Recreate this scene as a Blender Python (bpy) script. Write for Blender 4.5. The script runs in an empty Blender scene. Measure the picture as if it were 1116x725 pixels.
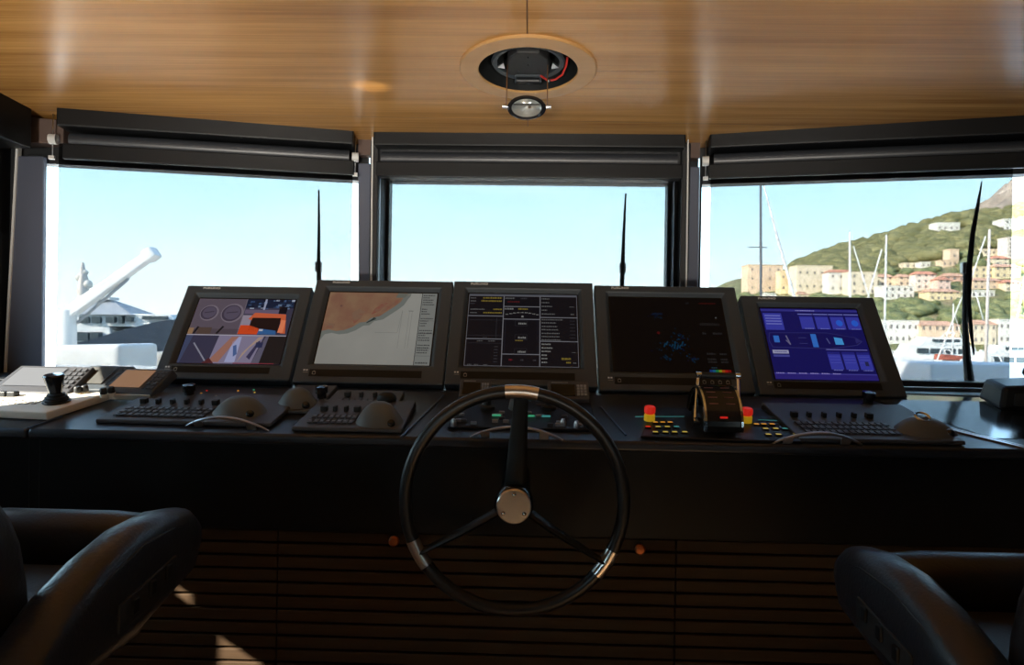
import bpy, math, random
from mathutils import Vector, Matrix, noise
random.seed(7)
SC = bpy.context.scene
COL = SC.collection
R = math.radians
# ------------------------------------------------------------------ camera model (1116 x 725)
FPX, CXP, CYP = 720.0, 558.0, 362.5
EYE = Vector((0, 0, 1.45))
YAW, ROLL = R(1.55), 0.0165
F_ = Vector((-math.sin(YAW), math.cos(YAW), 0))
R_ = Vector((math.cos(YAW), math.sin(YAW), 0))
U_ = Vector((0, 0, 1))
CR = R_ * math.cos(ROLL) + U_ * math.sin(ROLL)
CU = U_ * math.cos(ROLL) - R_ * math.sin(ROLL)
def ray(px, py):
    return F_ * FPX + CR * (px - CXP) - CU * (py - CYP)
def P(px, py, y):
    """the point at forward distance y seen at a pixel of the photo"""
    d = ray(px, py)
    return EYE + d * (y / d.y)
def onplane(px, py, p0, n):
    d = ray(px, py)
    return EYE + d * ((Vector(p0) - EYE).dot(Vector(n)) / d.dot(Vector(n)))
cam = bpy.data.cameras.new('camera')
cam.sensor_fit = 'HORIZONTAL'; cam.sensor_width = 36.0
cam.lens = 36.0 * FPX / 1116.0
cam.clip_start = 0.02; cam.clip_end = 5000
co = bpy.data.objects.new('camera', cam); COL.objects.link(co)
mw = Matrix((CR, CU, -F_)).transposed().to_4x4(); mw.translation = EYE
co.matrix_world = mw
SC.camera = co
# ------------------------------------------------------------------ materials
def nodes(name):
    m = bpy.data.materials.new(name); m.use_nodes = True
    nt = m.node_tree
    return m, nt, nt.nodes['Principled BSDF'], nt.nodes['Material Output']
def mat(name, col, rough=.5, metal=0.0, spec=.5, bump=0.0, bscale=60, var=0.0, vscale=8, coat=0.0, emit=None, estr=1.0):
    m, nt, b, out = nodes(name)
    b.inputs['Base Color'].default_value = (*col, 1)
    b.inputs['Roughness'].default_value = rough
    b.inputs['Metallic'].default_value = metal
    b.inputs['Specular IOR Level'].default_value = spec
    b.inputs['Coat Weight'].default_value = coat
    if emit:
        b.inputs['Emission Color'].default_value = (*emit, 1); b.inputs['Emission Strength'].default_value = estr
    tc = nt.nodes.new('ShaderNodeTexCoord')
    if var:
        n = nt.nodes.new('ShaderNodeTexNoise'); n.inputs['Scale'].default_value = vscale; n.inputs['Detail'].default_value = 5
        nt.links.new(tc.outputs['Object'], n.inputs['Vector'])
        mx = nt.nodes.new('ShaderNodeMix'); mx.data_type = 'RGBA'
        mx.inputs['A'].default_value = (*[c * (1 - var) for c in col], 1)
        mx.inputs['B'].default_value = (*[min(1, c * (1 + var)) for c in col], 1)
        nt.links.new(n.outputs['Fac'], mx.inputs['Factor']); nt.links.new(mx.outputs['Result'], b.inputs['Base Color'])
    if bump:
        n2 = nt.nodes.new('ShaderNodeTexNoise'); n2.inputs['Scale'].default_value = bscale; n2.inputs['Detail'].default_value = 3
        nt.links.new(tc.outputs['Object'], n2.inputs['Vector'])
        bp = nt.nodes.new('ShaderNodeBump'); bp.inputs['Strength'].default_value = bump; bp.inputs['Distance'].default_value = .002
        nt.links.new(n2.outputs['Fac'], bp.inputs['Height']); nt.links.new(bp.outputs['Normal'], b.inputs['Normal'])
    return m
def wood(name, c0, c1, rough=.34, sx=.55, sy=16, spec=.5, grain=1.0):
    m, nt, b, out = nodes(name)
    tc = nt.nodes.new('ShaderNodeTexCoord')
    def nz(s, scale, det):
        mp = nt.nodes.new('ShaderNodeMapping'); mp.inputs['Scale'].default_value = s
        nt.links.new(tc.outputs['Object'], mp.inputs['Vector'])
        n = nt.nodes.new('ShaderNodeTexNoise'); n.inputs['Scale'].default_value = scale; n.inputs['Detail'].default_value = det
        n.inputs['Roughness'].default_value = .6
        nt.links.new(mp.outputs['Vector'], n.inputs['Vector']); return n
    a = nz((sx, sy, sy), 1.0, 6); f = nz((sx * 4, sy * 9, sy * 9), 1.0, 4)
    ad = nt.nodes.new('ShaderNodeMix'); ad.data_type = 'FLOAT'; ad.inputs['Factor'].default_value = .4
    nt.links.new(a.outputs['Fac'], ad.inputs['A']); nt.links.new(f.outputs['Fac'], ad.inputs['B'])
    rp = nt.nodes.new('ShaderNodeValToRGB')
    rp.color_ramp.elements[0].position = .5 - .2 / grain; rp.color_ramp.elements[0].color = (*c0, 1)
    rp.color_ramp.elements[1].position = .5 + .17 / grain; rp.color_ramp.elements[1].color = (*c1, 1)
    nt.links.new(ad.outputs['Result'], rp.inputs['Fac']); nt.links.new(rp.outputs['Color'], b.inputs['Base Color'])
    b.inputs['Roughness'].default_value = rough; b.inputs['Specular IOR Level'].default_value = spec
    bp = nt.nodes.new('ShaderNodeBump'); bp.inputs['Strength'].default_value = .06; bp.inputs['Distance'].default_value = .001
    nt.links.new(f.outputs['Fac'], bp.inputs['Height']); nt.links.new(bp.outputs['Normal'], b.inputs['Normal'])
    return m
def emis(name, col, s=1.0):
    """a lit display colour: glass over an emitting layer"""
    return mat(name, (.003, .003, .0035), rough=.25, spec=.12, emit=col, estr=s)
def sheet(name, tint, gloss=.04, rough=.05, diff=0.0, dcol=(.3, .3, .3)):
    m = bpy.data.materials.new(name); m.use_nodes = True; nt = m.node_tree
    nt.nodes.remove(nt.nodes['Principled BSDF']); out = nt.nodes['Material Output']
    t = nt.nodes.new('ShaderNodeBsdfTransparent'); t.inputs['Color'].default_value = (*tint, 1)
    g = nt.nodes.new('ShaderNodeBsdfGlossy'); g.inputs['Roughness'].default_value = rough
    mx = nt.nodes.new('ShaderNodeMixShader'); mx.inputs['Fac'].default_value = gloss
    nt.links.new(t.outputs[0], mx.inputs[1]); nt.links.new(g.outputs[0], mx.inputs[2])
    last = mx
    if diff:
        d = nt.nodes.new('ShaderNodeBsdfTranslucent'); d.inputs['Color'].default_value = (*dcol, 1)
        m2 = nt.nodes.new('ShaderNodeMixShader'); m2.inputs['Fac'].default_value = diff
        nt.links.new(mx.outputs[0], m2.inputs[1]); nt.links.new(d.outputs[0], m2.inputs[2]); last = m2
    nt.links.new(last.outputs[0], out.inputs['Surface'])
    return m
M = dict(
    ceiling=wood('oak_veneer', (.36, .155, .033), (.70, .365, .108), rough=.25, grain=1.28),
    ringwood=wood('oak_ring_veneer', (.48, .26, .095), (.60, .34, .135), rough=.33),
    seam=mat('veneer_joint', (.16, .07, .025), .6),
    slat=wood('walnut_slats', (.045, .027, .015), (.075, .046, .026), rough=.6, sx=1.2, sy=30, spec=.12),
    teak=wood('teak_floor', (.46, .29, .15), (.58, .40, .23), rough=.5, sx=1, sy=12),
    black=mat('black_panel', (.007, .007, .008), .42, spec=.25, bump=.05, bscale=300),
    blackgloss=mat('black_lacquer', (.010, .011, .013), .12, spec=.5),
    desk=mat('blue_black_desk', (.016, .020, .030), .34, bump=.04, bscale=260),
    soft=mat('black_soft_trim', (.012, .012, .013), .6, bump=.2, bscale=400),
    dark=mat('dark_frame', (.013, .0145, .0175), .42),
    cassette=mat('charcoal_cassette', (.0085, .0092, .0105), .4, spec=.3),
    rollerm=mat('roller_tube_grey', (.04, .044, .052), .35),
    pillar=mat('grey_pillar_trim', (.105, .118, .165), .55, bump=.05, bscale=200),
    brownish=mat('brown_header_board', (.12, .075, .06), .5),
    alu=mat('brushed_aluminium', (.62, .63, .65), .3, metal=1.0),
    chrome=mat('chrome', (.70, .77, .86), .10, metal=1.0),
    steel=mat('satin_steel', (.74, .68, .62), .28, metal=1.0),
    handle=mat('grey_rail', (.42, .43, .45), .32, metal=.8),
    bezel=mat('grey_monitor_bezel', (.044, .055, .066), .48, bump=.08, bscale=500),
    bezel2=mat('grey_monitor_edge', (.078, .080, .078), .42),
    strip=mat('black_touch_strip', (.008, .0085, .009), .3, spec=.25),
    off=mat('display_glass', (.006, .006, .007), .2, spec=.3),
    badge=mat('badge_white', (.72, .72, .70), .5),
    mark=mat('grey_print', (.30, .30, .28), .5),
    key=mat('grey_keypad', (.055, .058, .064), .5),
    keyt=mat('pale_key_legend', (.26, .28, .30), .5),
    panelg=mat('slate_control_housing', (.050, .052, .058), .45, bump=.06, bscale=400),
    palm=mat('olive_grey_palm_rest', (.095, .105, .105), .5, bump=.08, bscale=400),
    ball=mat('black_ball', (.012, .012, .014), .12),
    white=mat('white_panel', (.78, .74, .64), .45, var=.05),
    rubber=mat('black_rubber', (.010, .012, .013), .55),
    leather=mat('black_leather', (.018, .020, .027), .33, spec=.55, bump=.35, bscale=160),
    leather2=mat('brown_black_leather', (.016, .0145, .015), .5, spec=.3, bump=.35, bscale=160),
    wheel=mat('black_leather_rim', (.012, .012, .013), .34, bump=.12, bscale=300),
    carbon=mat('carbon_spoke', (.008, .008, .008), .38, spec=.3, bump=.35, bscale=500),
    copper=mat('copper_knob', (.42, .12, .035), .35, metal=.7),
    red=mat('emissive_red_plastic', (.75, .03, .015), .4, emit=(1, .03, .015), estr=.30),  # both stop button plastics carry a small emission
    yellow=mat('emissive_yellow_plastic', (.75, .48, .02), .4, emit=(1, .6, .02), estr=.22),
    orangel=emis('amber_key_light', (1, .42, .04), .5), yell=emis('yellow_key_light', (1, .72, .12), .36),
    teall=emis('teal_key_light', (.1, .5, .45), .35), redl=emis('red_key_light', (.9, .03, .02), .5),
    greenl=emis('green_light', (.1, .7, .35), .35),
    redwire=mat('red_wire', (.55, .04, .03), .5),
    lens=mat('lamp_glass', (.80, .84, .82), .08, spec=.8),
    glass=sheet('window_glass', (.97, .98, .98), gloss=.02, rough=.02),
    film=sheet('tinted_blind_film', (.445, .449, .451), gloss=.008, rough=.2),
    wht=mat('ship_white_paint', (.80, .80, .78), .4), wht2=mat('locker_shade_grey', (.62, .64, .66), .5),
    cream=mat('cream_coaming', (.72, .66, .58), .5),
    navy=mat('dark_blue_hull', (.045, .06, .085), .35), glassd=mat('dark_boat_glass', (.05, .07, .08), .15),
    roofg=mat('grey_canopy', (.34, .36, .38), .6), ant=mat('dark_mast', (.11, .12, .13), .5),
    mastw=mat('white_mast', (.78, .78, .76), .4), mastb=mat('beige_mast', (.66, .58, .52), .4),
    wip=mat('black_wiper', (.022, .024, .026), .5), bluec=mat('blue_boat_cover', (.12, .22, .42), .6), redc=mat('rust_red_cover', (.36, .10, .06), .6),
    deck=mat('pale_deck', (.62, .56, .48), .6, var=.1, vscale=3),
)
def rough_land(name, ca, cb, scale, cc=None):
    m, nt, b, out = nodes(name)
    tc = nt.nodes.new('ShaderNodeTexCoord')
    n = nt.nodes.new('ShaderNodeTexNoise'); n.inputs['Scale'].default_value = scale; n.inputs['Detail'].default_value = 8
    nt.links.new(tc.outputs['Object'], n.inputs['Vector'])
    rp = nt.nodes.new('ShaderNodeValToRGB'); e = rp.color_ramp.elements
    e[0].position = .36; e[0].color = (*ca, 1); e[1].position = .64; e[1].color = (*cb, 1)
    if cc:
        q = e.new(.5); q.color = (*cc, 1)
    nt.links.new(n.outputs['Fac'], rp.inputs['Fac']); nt.links.new(rp.outputs['Color'], b.inputs['Base Color'])
    b.inputs['Roughness'].default_value = .9; b.inputs['Specular IOR Level'].default_value = .1
    return m
M['hill'] = rough_land('scrub_hillside', (.15, .16, .08), (.34, .27, .17), .06, (.2, .2, .09))  # olive scrub tones, lightened in place of distance haze
M['rock'] = rough_land('limestone_rock', (.28, .23, .18), (.52, .43, .34), .035, (.40, .33, .26))
M['pine'] = rough_land('pine_foliage', (.125, .125, .055), (.235, .22, .105), .12)  # olive pine tones, also lightened in place of haze
M['bush'] = rough_land('garden_foliage', (.13, .15, .07), (.24, .25, .12), .2)
def sea_mat():
    m, nt, b, out = nodes('harbour_water')
    b.inputs['Base Color'].default_value = (.06, .11, .13, 1); b.inputs['Roughness'].default_value = .18
    tc = nt.nodes.new('ShaderNodeTexCoord'); n = nt.nodes.new('ShaderNodeTexNoise'); n.inputs['Scale'].default_value = .8; n.inputs['Detail'].default_value = 6
    nt.links.new(tc.outputs['Object'], n.inputs['Vector'])
    bp = nt.nodes.new('ShaderNodeBump'); bp.inputs['Strength'].default_value = .4; bp.inputs['Distance'].default_value = .2
    nt.links.new(n.outputs['Fac'], bp.inputs['Height']); nt.links.new(bp.outputs['Normal'], b.inputs['Normal'])
    return m
M['sea'] = sea_mat()
_wm = {}
def wallmat(c, roof=False):
    k = (tuple(c), roof)
    if k not in _wm:
        _wm[k] = mat('stucco_%d' % len(_wm), c, .85, var=.10, vscale=.25)
    return _wm[k]
# ------------------------------------------------------------------ mesh builder
def world(o):
    m = o.matrix_basis.copy()
    while o.parent:
        o = o.parent; m = o.matrix_basis @ m
    return m
class MB:
    def __init__(s):
        s.v = []; s.f = []; s.mi = []; s.sm = []; s.T = Matrix()
    def add(s, vs, fs, smooth=False, mi=0):
        b = len(s.v); s.v += [s.T @ Vector(v) for v in vs]
        for f in fs:
            s.f.append([b + i for i in f]); s.mi.append(mi); s.sm.append(smooth)
        return s
    def box(s, lo, hi, mi=0):
        x0, y0, z0 = lo; x1, y1, z1 = hi
        return s.add([(x0, y0, z0), (x1, y0, z0), (x1, y1, z0), (x0, y1, z0), (x0, y0, z1), (x1, y0, z1), (x1, y1, z1), (x0, y1, z1)],
                     [(0, 3, 2, 1), (4, 5, 6, 7), (0, 1, 5, 4), (1, 2, 6, 5), (2, 3, 7, 6), (3, 0, 4, 7)], mi=mi)
    def cbox(s, c, d, mi=0):
        return s.box([c[i] - d[i] / 2 for i in range(3)], [c[i] + d[i] / 2 for i in range(3)], mi)
    def hexa(s, p, mi=0):
        """8 corners: bottom 4 then top 4"""
        return s.add(p, [(0, 3, 2, 1), (4, 5, 6, 7), (0, 1, 5, 4), (1, 2, 6, 5), (2, 3, 7, 6), (3, 0, 4, 7)], mi=mi)
    def quad(s, p, mi=0):
        return s.add(p, [tuple(range(len(p)))], mi=mi)
    def tube(s, pts, r, n=10, cap=True, mi=0, closed=False, flat=1.0):
        pts = [Vector(p) for p in pts]; m = len(pts)
        rs = r if isinstance(r, (list, tuple)) else [r] * m
        vs = []; prev = None
        for i, p in enumerate(pts):
            a = pts[(i - 1) % m] if (closed or i > 0) else p
            b = pts[(i + 1) % m] if (closed or i < m - 1) else p
            t = (b - a).normalized()
            if prev is None:
                up = Vector((0, 0, 1)) if abs(t.z) < .9 else Vector((0, 1, 0))
                nx = t.cross(up).normalized()
            else:
                nx = (prev - t * prev.dot(t)).normalized()
            prev = nx; ny = t.cross(nx).normalized()
            for k in range(n):
                a_ = 2 * math.pi * k / n
                vs.append(p + (nx * math.cos(a_) + ny * math.sin(a_) * flat) * rs[i])
        fs = []
        for i in range(m if closed else m - 1):
            j = (i + 1) % m
            for k in range(n):
                fs.append((i * n + k, i * n + (k + 1) % n, j * n + (k + 1) % n, j * n + k))
        s.add(vs, fs, True, mi)
        if cap and not closed:
            b = len(s.v) - m * n
            s.f.append([b + k for k in range(n)][::-1]); s.mi.append(mi); s.sm.append(False)
            s.f.append([b + (m - 1) * n + k for k in range(n)]); s.mi.append(mi); s.sm.append(False)
        return s
    def cyl(s, p0, p1, r0, r1=None, n=20, mi=0):
        return s.tube([p0, p1], [r0, r0 if r1 is None else r1], n, mi=mi)
    def lathe(s, prof, c, axis=(0, 0, 1), n=28, mi=0, smooth=True):
        """profile of (radius, height) along axis through c"""
        ax = Vector(axis).normalized(); up = Vector((0, 0, 1)) if abs(ax.z) < .9 else Vector((0, 1, 0))
        nx = ax.cross(up).normalized(); ny = ax.cross(nx); c = Vector(c); vs = []
        for r, h in prof:
            for k in range(n):
                a = 2 * math.pi * k / n
                vs.append(c + ax * h + (nx * math.cos(a) + ny * math.sin(a)) * max(r, 1e-5))
        fs = [(i * n + k, i * n + (k + 1) % n, (i + 1) * n + (k + 1) % n, (i + 1) * n + k) for i in range(len(prof) - 1) for k in range(n)]
        return s.add(vs, fs, smooth, mi)
    def ball(s, c, r, n=14, sc=(1, 1, 1), mi=0):
        vs = []; fs = []; m = n // 2; c = Vector(c)
        for i in range(m + 1):
            t = math.pi * i / m
            for k in range(n):
                a = 2 * math.pi * k / n
                vs.append(c + Vector((math.sin(t) * math.cos(a) * r * sc[0], math.sin(t) * math.sin(a) * r * sc[1], math.cos(t) * r * sc[2])))
        for i in range(m):
            for k in range(n):
                fs.append((i * n + k, (i + 1) * n + k, (i + 1) * n + (k + 1) % n, i * n + (k + 1) % n))
        return s.add(vs, fs, True, mi)
    def prism(s, poly, x0, x1, mi=0, smooth=False):
        """poly of (y,z), extruded along x"""
        n = len(poly)
        vs = [(x0, a, b) for a, b in poly] + [(x1, a, b) for a, b in poly]
        fs = [tuple(range(n))[::-1], tuple(range(n, 2 * n))]
        s.add(vs, fs, False, mi)
        b = len(s.v) - 2 * n
        for i in range(n):
            j = (i + 1) % n
            s.f.append([b + i, b + j, b + n + j, b + n + i]); s.mi.append(mi); s.sm.append(smooth)
        return s
    def prismz(s, poly, z0, z1, mi=0):
        """poly of (x,y), extruded along z"""
        n = len(poly)
        vs = [(a, b, z0) for a, b in poly] + [(a, b, z1) for a, b in poly]
        fs = [tuple(range(n))[::-1], tuple(range(n, 2 * n))] + [(i, (i + 1) % n, n + (i + 1) % n, n + i) for i in range(n)]
        return s.add(vs, fs, False, mi)
    def build(s, name, mats, parent=None, local=False, bevel=0, seg=2, sub=0, recalc=True):
        me = bpy.data.meshes.new(name)
        inv = world(parent).inverted() if (parent and not local) else Matrix()
        me.from_pydata([inv @ v for v in s.v], [], s.f)
        for m in (mats if isinstance(mats, (list, tuple)) else [mats]):
            me.materials.append(m)
        me.polygons.foreach_set('material_index', s.mi); me.polygons.foreach_set('use_smooth', s.sm)
        if recalc:
            import bmesh
            bm = bmesh.new(); bm.from_mesh(me); bmesh.ops.recalc_face_normals(bm, faces=bm.faces)
            for e in bm.edges:
                if len(e.link_faces) == 2 and e.calc_face_angle(0) > R(38): e.smooth = False
            bm.to_mesh(me); bm.free()
        me.update()
        o = bpy.data.objects.new(name, me); COL.objects.link(o)
        if parent: o.parent = parent
        if bevel:
            b = o.modifiers.new('bevel', 'BEVEL'); b.width = bevel; b.segments = seg; b.limit_method = 'ANGLE'; b.angle_limit = R(35)
            b.use_clamp_overlap = True
        if sub:
            q = o.modifiers.new('sub', 'SUBSURF'); q.levels = sub; q.render_levels = sub
            for p in me.polygons: p.use_smooth = True
        return o
def tag(o, label=None, cat=None, group=None, kind=None):
    if label: o['label'] = label
    if cat: o['category'] = cat
    if group: o['group'] = group
    if kind: o['kind'] = kind
    return o
def thing(name, label, cat, loc=(0, 0, 0), rot=(0, 0, 0), group=None):
    o = bpy.data.objects.new(name, None); COL.objects.link(o)
    o.empty_display_size = .05
    o.location = loc; o.rotation_euler = rot
    return tag(o, label, cat, group)
def struct(o):
    o['kind'] = 'structure'; return o
def copy_tree(o, parent=None):
    c = o.copy(); COL.objects.link(c)
    if parent: c.parent = parent
    for ch in o.children: copy_tree(ch, c)
    return c
def text_mesh(txt, size, name, m, parent, T, spacing=1.0, bold=0.0):
    """real lettering as a mesh; T places the text plane (x right, y up)"""
    cu = bpy.data.curves.new('lettering', 'FONT'); cu.body = txt; cu.size = size; cu.extrude = .0006
    cu.align_x = 'LEFT'; cu.space_character = spacing; cu.offset = bold
    o = bpy.data.objects.new('lettering', cu); COL.objects.link(o)
    dg = bpy.context.evaluated_depsgraph_get(); dg.update()
    me = bpy.data.meshes.new_from_object(o.evaluated_get(dg))
    bpy.data.objects.remove(o); bpy.data.curves.remove(cu)
    me.transform(T); me.materials.clear(); me.materials.append(m); me.name = name
    q = bpy.data.objects.new(name, me); COL.objects.link(q); q.parent = parent
    return q
# ================================================================== THE SETTING
def ceil_z(y): return 2.421 - .061 * y
# ---- ceiling with the round cut-out
LX, LY = P(575.5, 77, 2.11).x, 2.11
RO, RI = .218, .158
def build_ceiling():
    b = MB(); n = 64; hs = .5; x0, x1, y0, y1 = -2.12, 2.06, -3.3, 2.95
    cir = []; sq = []
    for k in range(n):
        a = 2 * math.pi * k / n; c, s_ = math.cos(a), math.sin(a); q = hs / max(abs(c), abs(s_))
        cir.append((LX + (RO - .01) * c, LY + (RO - .01) * s_)); sq.append((LX + q * c, LY + q * s_))
    Z = lambda p: (p[0], p[1], ceil_z(p[1]))
    b.add([Z(p) for p in cir] + [Z(p) for p in sq], [(k, (k + 1) % n, n + (k + 1) % n, n + k) for k in range(n)])
    for (a0, a1, c0, c1) in ((x0, LX - hs, y0, y1), (LX + hs, x1, y0, y1), (LX - hs, LX + hs, y0, LY - hs), (LX - hs, LX + hs, LY + hs, y1)):
        b.quad([Z((a0, c0)), Z((a1, c0)), Z((a1, c1)), Z((a0, c1))])
    def strip(p, q, w):
        d = (Vector(q) - Vector(p)).normalized(); nn = Vector((-d.y, d.x)) * w / 2
        v = [Vector(p) - nn, Vector(p) + nn, Vector(q) + nn, Vector(q) - nn]
        b.quad([(a.x, a.y, ceil_z(a.y) - .0006) for a in v], mi=1)
    strip((LX - .002, y0), (LX - .002, LY - RO - .002), .004); strip((LX - .002, LY + RO), (LX - .002, 2.6), .003)
    strip((LX + RO, LY + .01), (LX + .55, LY + .01), .002)
    strip((-2.0, 2.47), (2.0, 2.60), .0025)
    return struct(b.build('ceiling', [M['ceiling'], M['seam']], recalc=False))
build_ceiling()
rf = MB(); rf.box((-2.35, -3.5, 2.66), (2.35, 3.35, 2.80)); rf.box((-1.6, -3.5, 2.80), (1.6, 2.0, 4.4))  # overhang and upper block added out of view to shade the foredeck
o = rf.build('roof', M['wht']); struct(o)
fl = MB(); fl.box((-2.12, -3.3, -.06), (2.06, 2.9, 0)); struct(fl.build('floor', M['teak']))
# ---- window bays
A_ = R(11.5)
BAYS = {
    'c': (Vector((0, 2.8, 0)), 0.0),
    'l': (Vector((-.70, 2.8, 0)), A_),
    'r': (Vector((.705, 2.8, 0)), -A_),
}
def bayT(k): return Matrix.Translation(BAYS[k][0]) @ Matrix.Rotation(BAYS[k][1], 4, 'Z')
def bu(k, px, py=250, v=0.0):
    o, a = BAYS[k]; d = Vector((math.cos(a), math.sin(a), 0)); n = Vector((-math.sin(a), math.cos(a), 0))
    return (onplane(px, py, o + n * v, n) - o).dot(d)
def bz(py, y=2.8): return P(577, py, y).z
Z_TOP, Z_SILL = 2.093, 1.262
wf = MB()                                                   # dark wall round the panes
def ring(b, u0, u1, z0, z1, U0, U1, Z0, Z1, v0, v1, mi=0):
    b.box((U0, v0, Z0), (u0, v1, Z1), mi); b.box((u1, v0, Z0), (U1, v1, Z1), mi)
    b.box((u0, v0, Z0), (u1, v1, z0), mi); b.box((u0, v0, z1), (u1, v1, Z1), mi)
bay_glass = {'c': (bu('c', 420), bu('c', 731)), 'l': (bu('l', 45, 250, .12), -.015), 'r': (bu('r', 763, 250, .12), 1.28)}
bay_wall = {'c': (-.70, .705), 'l': (-1.40, 0), 'r': (0, 1.42)}
wn = {'l': 'window_1', 'c': 'window_2', 'r': 'window_3'}
for k in 'lcr':
    T = bayT(k); wf.T = T
    g0, g1 = bay_glass[k]; w0, w1 = bay_wall[k]
    ring(wf, g0, g1, Z_SILL, Z_TOP + .03, w0, w1, .0, 2.60, .03, .12)
    # window: gasket ring + pane
    b = MB(); b.T = T
    fr = .012; fl_, fr_ = (0 if k in 'lr' else fr), (fr if k == 'c' else 0)
    ring(b, g0 + fl_, g1 - fr_, Z_SILL + fr, Z_TOP - .004, g0 - .004, g1 + .004, Z_SILL - .01, Z_TOP + .03, .015, .075)
    win = struct(b.build(wn[k], M['dark'], bevel=.004))
    p = MB(); p.T = T; p.box((g0, .055, Z_SILL), (g1, .061, Z_TOP + .02)); struct(p.build('pane', M['glass'], win))
wf.T = Matrix()
struct(wf.build('wall_front', M['dark']))
# centre window inner frame, a deep box standing proud of the wall
cf = MB(); cf.T = bayT('c')
ring(cf, bu('c', 415), bu('c', 738), Z_SILL, Z_TOP - .002, bu('c', 406), bu('c', 748), 1.20, 2.245, -.06, .03)
struct(cf.build('window_2_surround', M['dark'], bevel=.006))
cl = MB(); cl.T = bayT('c')
for a, c in ((bu('c', 414.6), bu('c', 419.5)), (bu('c', 732.5), bu('c', 738.3))):
    cl.hexa([(a, -.035, Z_SILL), (c, .02, Z_SILL), (c, .03, Z_SILL), (a, .03, Z_SILL), (a, -.035, Z_TOP), (c, .02, Z_TOP), (c, .03, Z_TOP), (a, .03, Z_TOP)])
struct(cl.build('window_2_lining', mat('slate_lining', (.16, .18, .21), .4)))
# sill boards
sb = MB()
for k in 'lcr':
    sb.T = bayT(k); w0, w1 = bay_wall[k]; sb.box((w0, -.34, 1.225), (w1, .05, Z_SILL))
sb.T = bayT('r'); sb.box((0.0, -.05, 1.262), (1.42, .04, 1.290))
struct(sb.build('window_sill', M['dark'], bevel=.004))
# pillars between bays (grey trim with pale edge strips)
def pillar(name, pa, pb, y, zt, zb=1.20, edge=None, depth=.10):
    """front face between two pixel columns (top, bottom pairs) at forward distance y"""
    a0 = P(pa[0], 190, y); b0 = P(pb[0], 190, y); a1 = P(pa[1], 400, y); b1 = P(pb[1], 400, y)
    b = MB(); dp = depth
    b.hexa([(a1.x, a1.y, zb), (b1.x, b1.y, zb), (b1.x, b1.y + dp, zb), (a1.x, a1.y + dp, zb), (a0.x, a0.y, zt), (b0.x, b0.y, zt), (b0.x, b0.y + dp, zt), (a0.x, a0.y + dp, zt)])
    o = struct(b.build(name, M['pillar'], bevel=.004))
    if edge:
        e = MB(); (e0, e1), w = edge
        eo = .042 if depth == .04 else .006; q0 = P(e0, 190, y - eo); q1 = P(e1, 400, y - eo)
        e.hexa([(q1.x - w, q1.y, zb), (q1.x + w, q1.y, zb), (q1.x + w, q1.y + .02, zb), (q1.x - w, q1.y + .02, zb),
                (q0.x - w, q0.y, zt + .1), (q0.x + w, q0.y, zt + .1), (q0.x + w, q0.y + .02, zt + .1), (q0.x - w, q0.y + .02, zt + .1)])
        struct(e.build('edge_strip', M['wht'], o))
    return o
pillar('trim_1', (390, 391), (404, 403), 2.775, 2.155, depth=.04, edge=((405.2, 403.6), .0028))
pillar('trim_2', (750.5, 748.5), (762.5, 760), 2.775, 2.155, depth=.04, edge=((749.4, 747.2), .0028))
pillar('trim_3', (17, 4), (47, 45.5), 2.535, 2.11, edge=((18.5, 4.5), .0045), depth=.022)
hb = MB()
for (xa, xb, y, z0) in ((390, 404.5, 2.765, 2.188), (750, 763, 2.765, 2.188)):
    a = P(xa, 170, y).x; c = P(xb, 170, y).x
    hb.box((a, y, z0), (c, y + .05, 2.27))
a = P(20, 150, 2.5).x; c = P(60, 150, 2.5).x
hb.hexa([(a, 2.50, 2.152), (c, 2.545, 2.165), (c, 2.6, 2.165), (a, 2.6, 2.152), (a, 2.50, 2.255), (c, 2.545, 2.255), (c, 2.6, 2.255), (a, 2.6, 2.255)])
struct(hb.build('trim_4', M['brownish'], bevel=.002))
# ---- side walls with their openings
def side_wall(name, x0, x1, openings, m):
    b = MB(); ys = sorted({-3.3, 2.62} | {v for o in openings for v in o[:2]})
    for i in range(len(ys) - 1):
        a, c = ys[i], ys[i + 1]; mid = (a + c) / 2
        op = [o for o in openings if o[0] < mid < o[1]]
        if not op: b.box((x0, a, 0), (x1, c, 2.66))
        else:
            b.box((x0, a, 0), (x1, c, op[0][2])); b.box((x0, a, op[0][3]), (x1, c, 2.66))
    return struct(b.build(name, m))
L_OPEN = [(1.46, 2.17, 1.31, 1.78), (.925, 1.045, 1.14, 1.43), (1.058, 1.118, 1.425, 1.49), (-2.4, -1.4, 1.3, 2.1)]  # unseen openings; the narrow slots are shaped to cast the slat sun patches
R_OPEN = [(-2.9, -2.2, 1.4, 2.0)]
side_wall('wall_left', -2.12, -2.06, L_OPEN, M['dark'])
side_wall('wall_right', 2.0, 2.06, R_OPEN, M['dark'])
b = MB(); b.box((-2.12, -3.36, 0), (2.06, -3.3, 2.66)); struct(b.build('wall_rear', M['soft']))
for i, (sx, ops) in enumerate(((-2.09, L_OPEN), (2.03, R_OPEN))):
    for j, (ya, yb, za, zb) in enumerate(ops):
        b = MB(); b.box((sx - .003, ya, za), (sx + .003, yb, zb)); struct(b.build('window_%d' % (4 + i * 3 + j), M['glass']))  # panes of the unseen openings, made-up sun slots included
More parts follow.
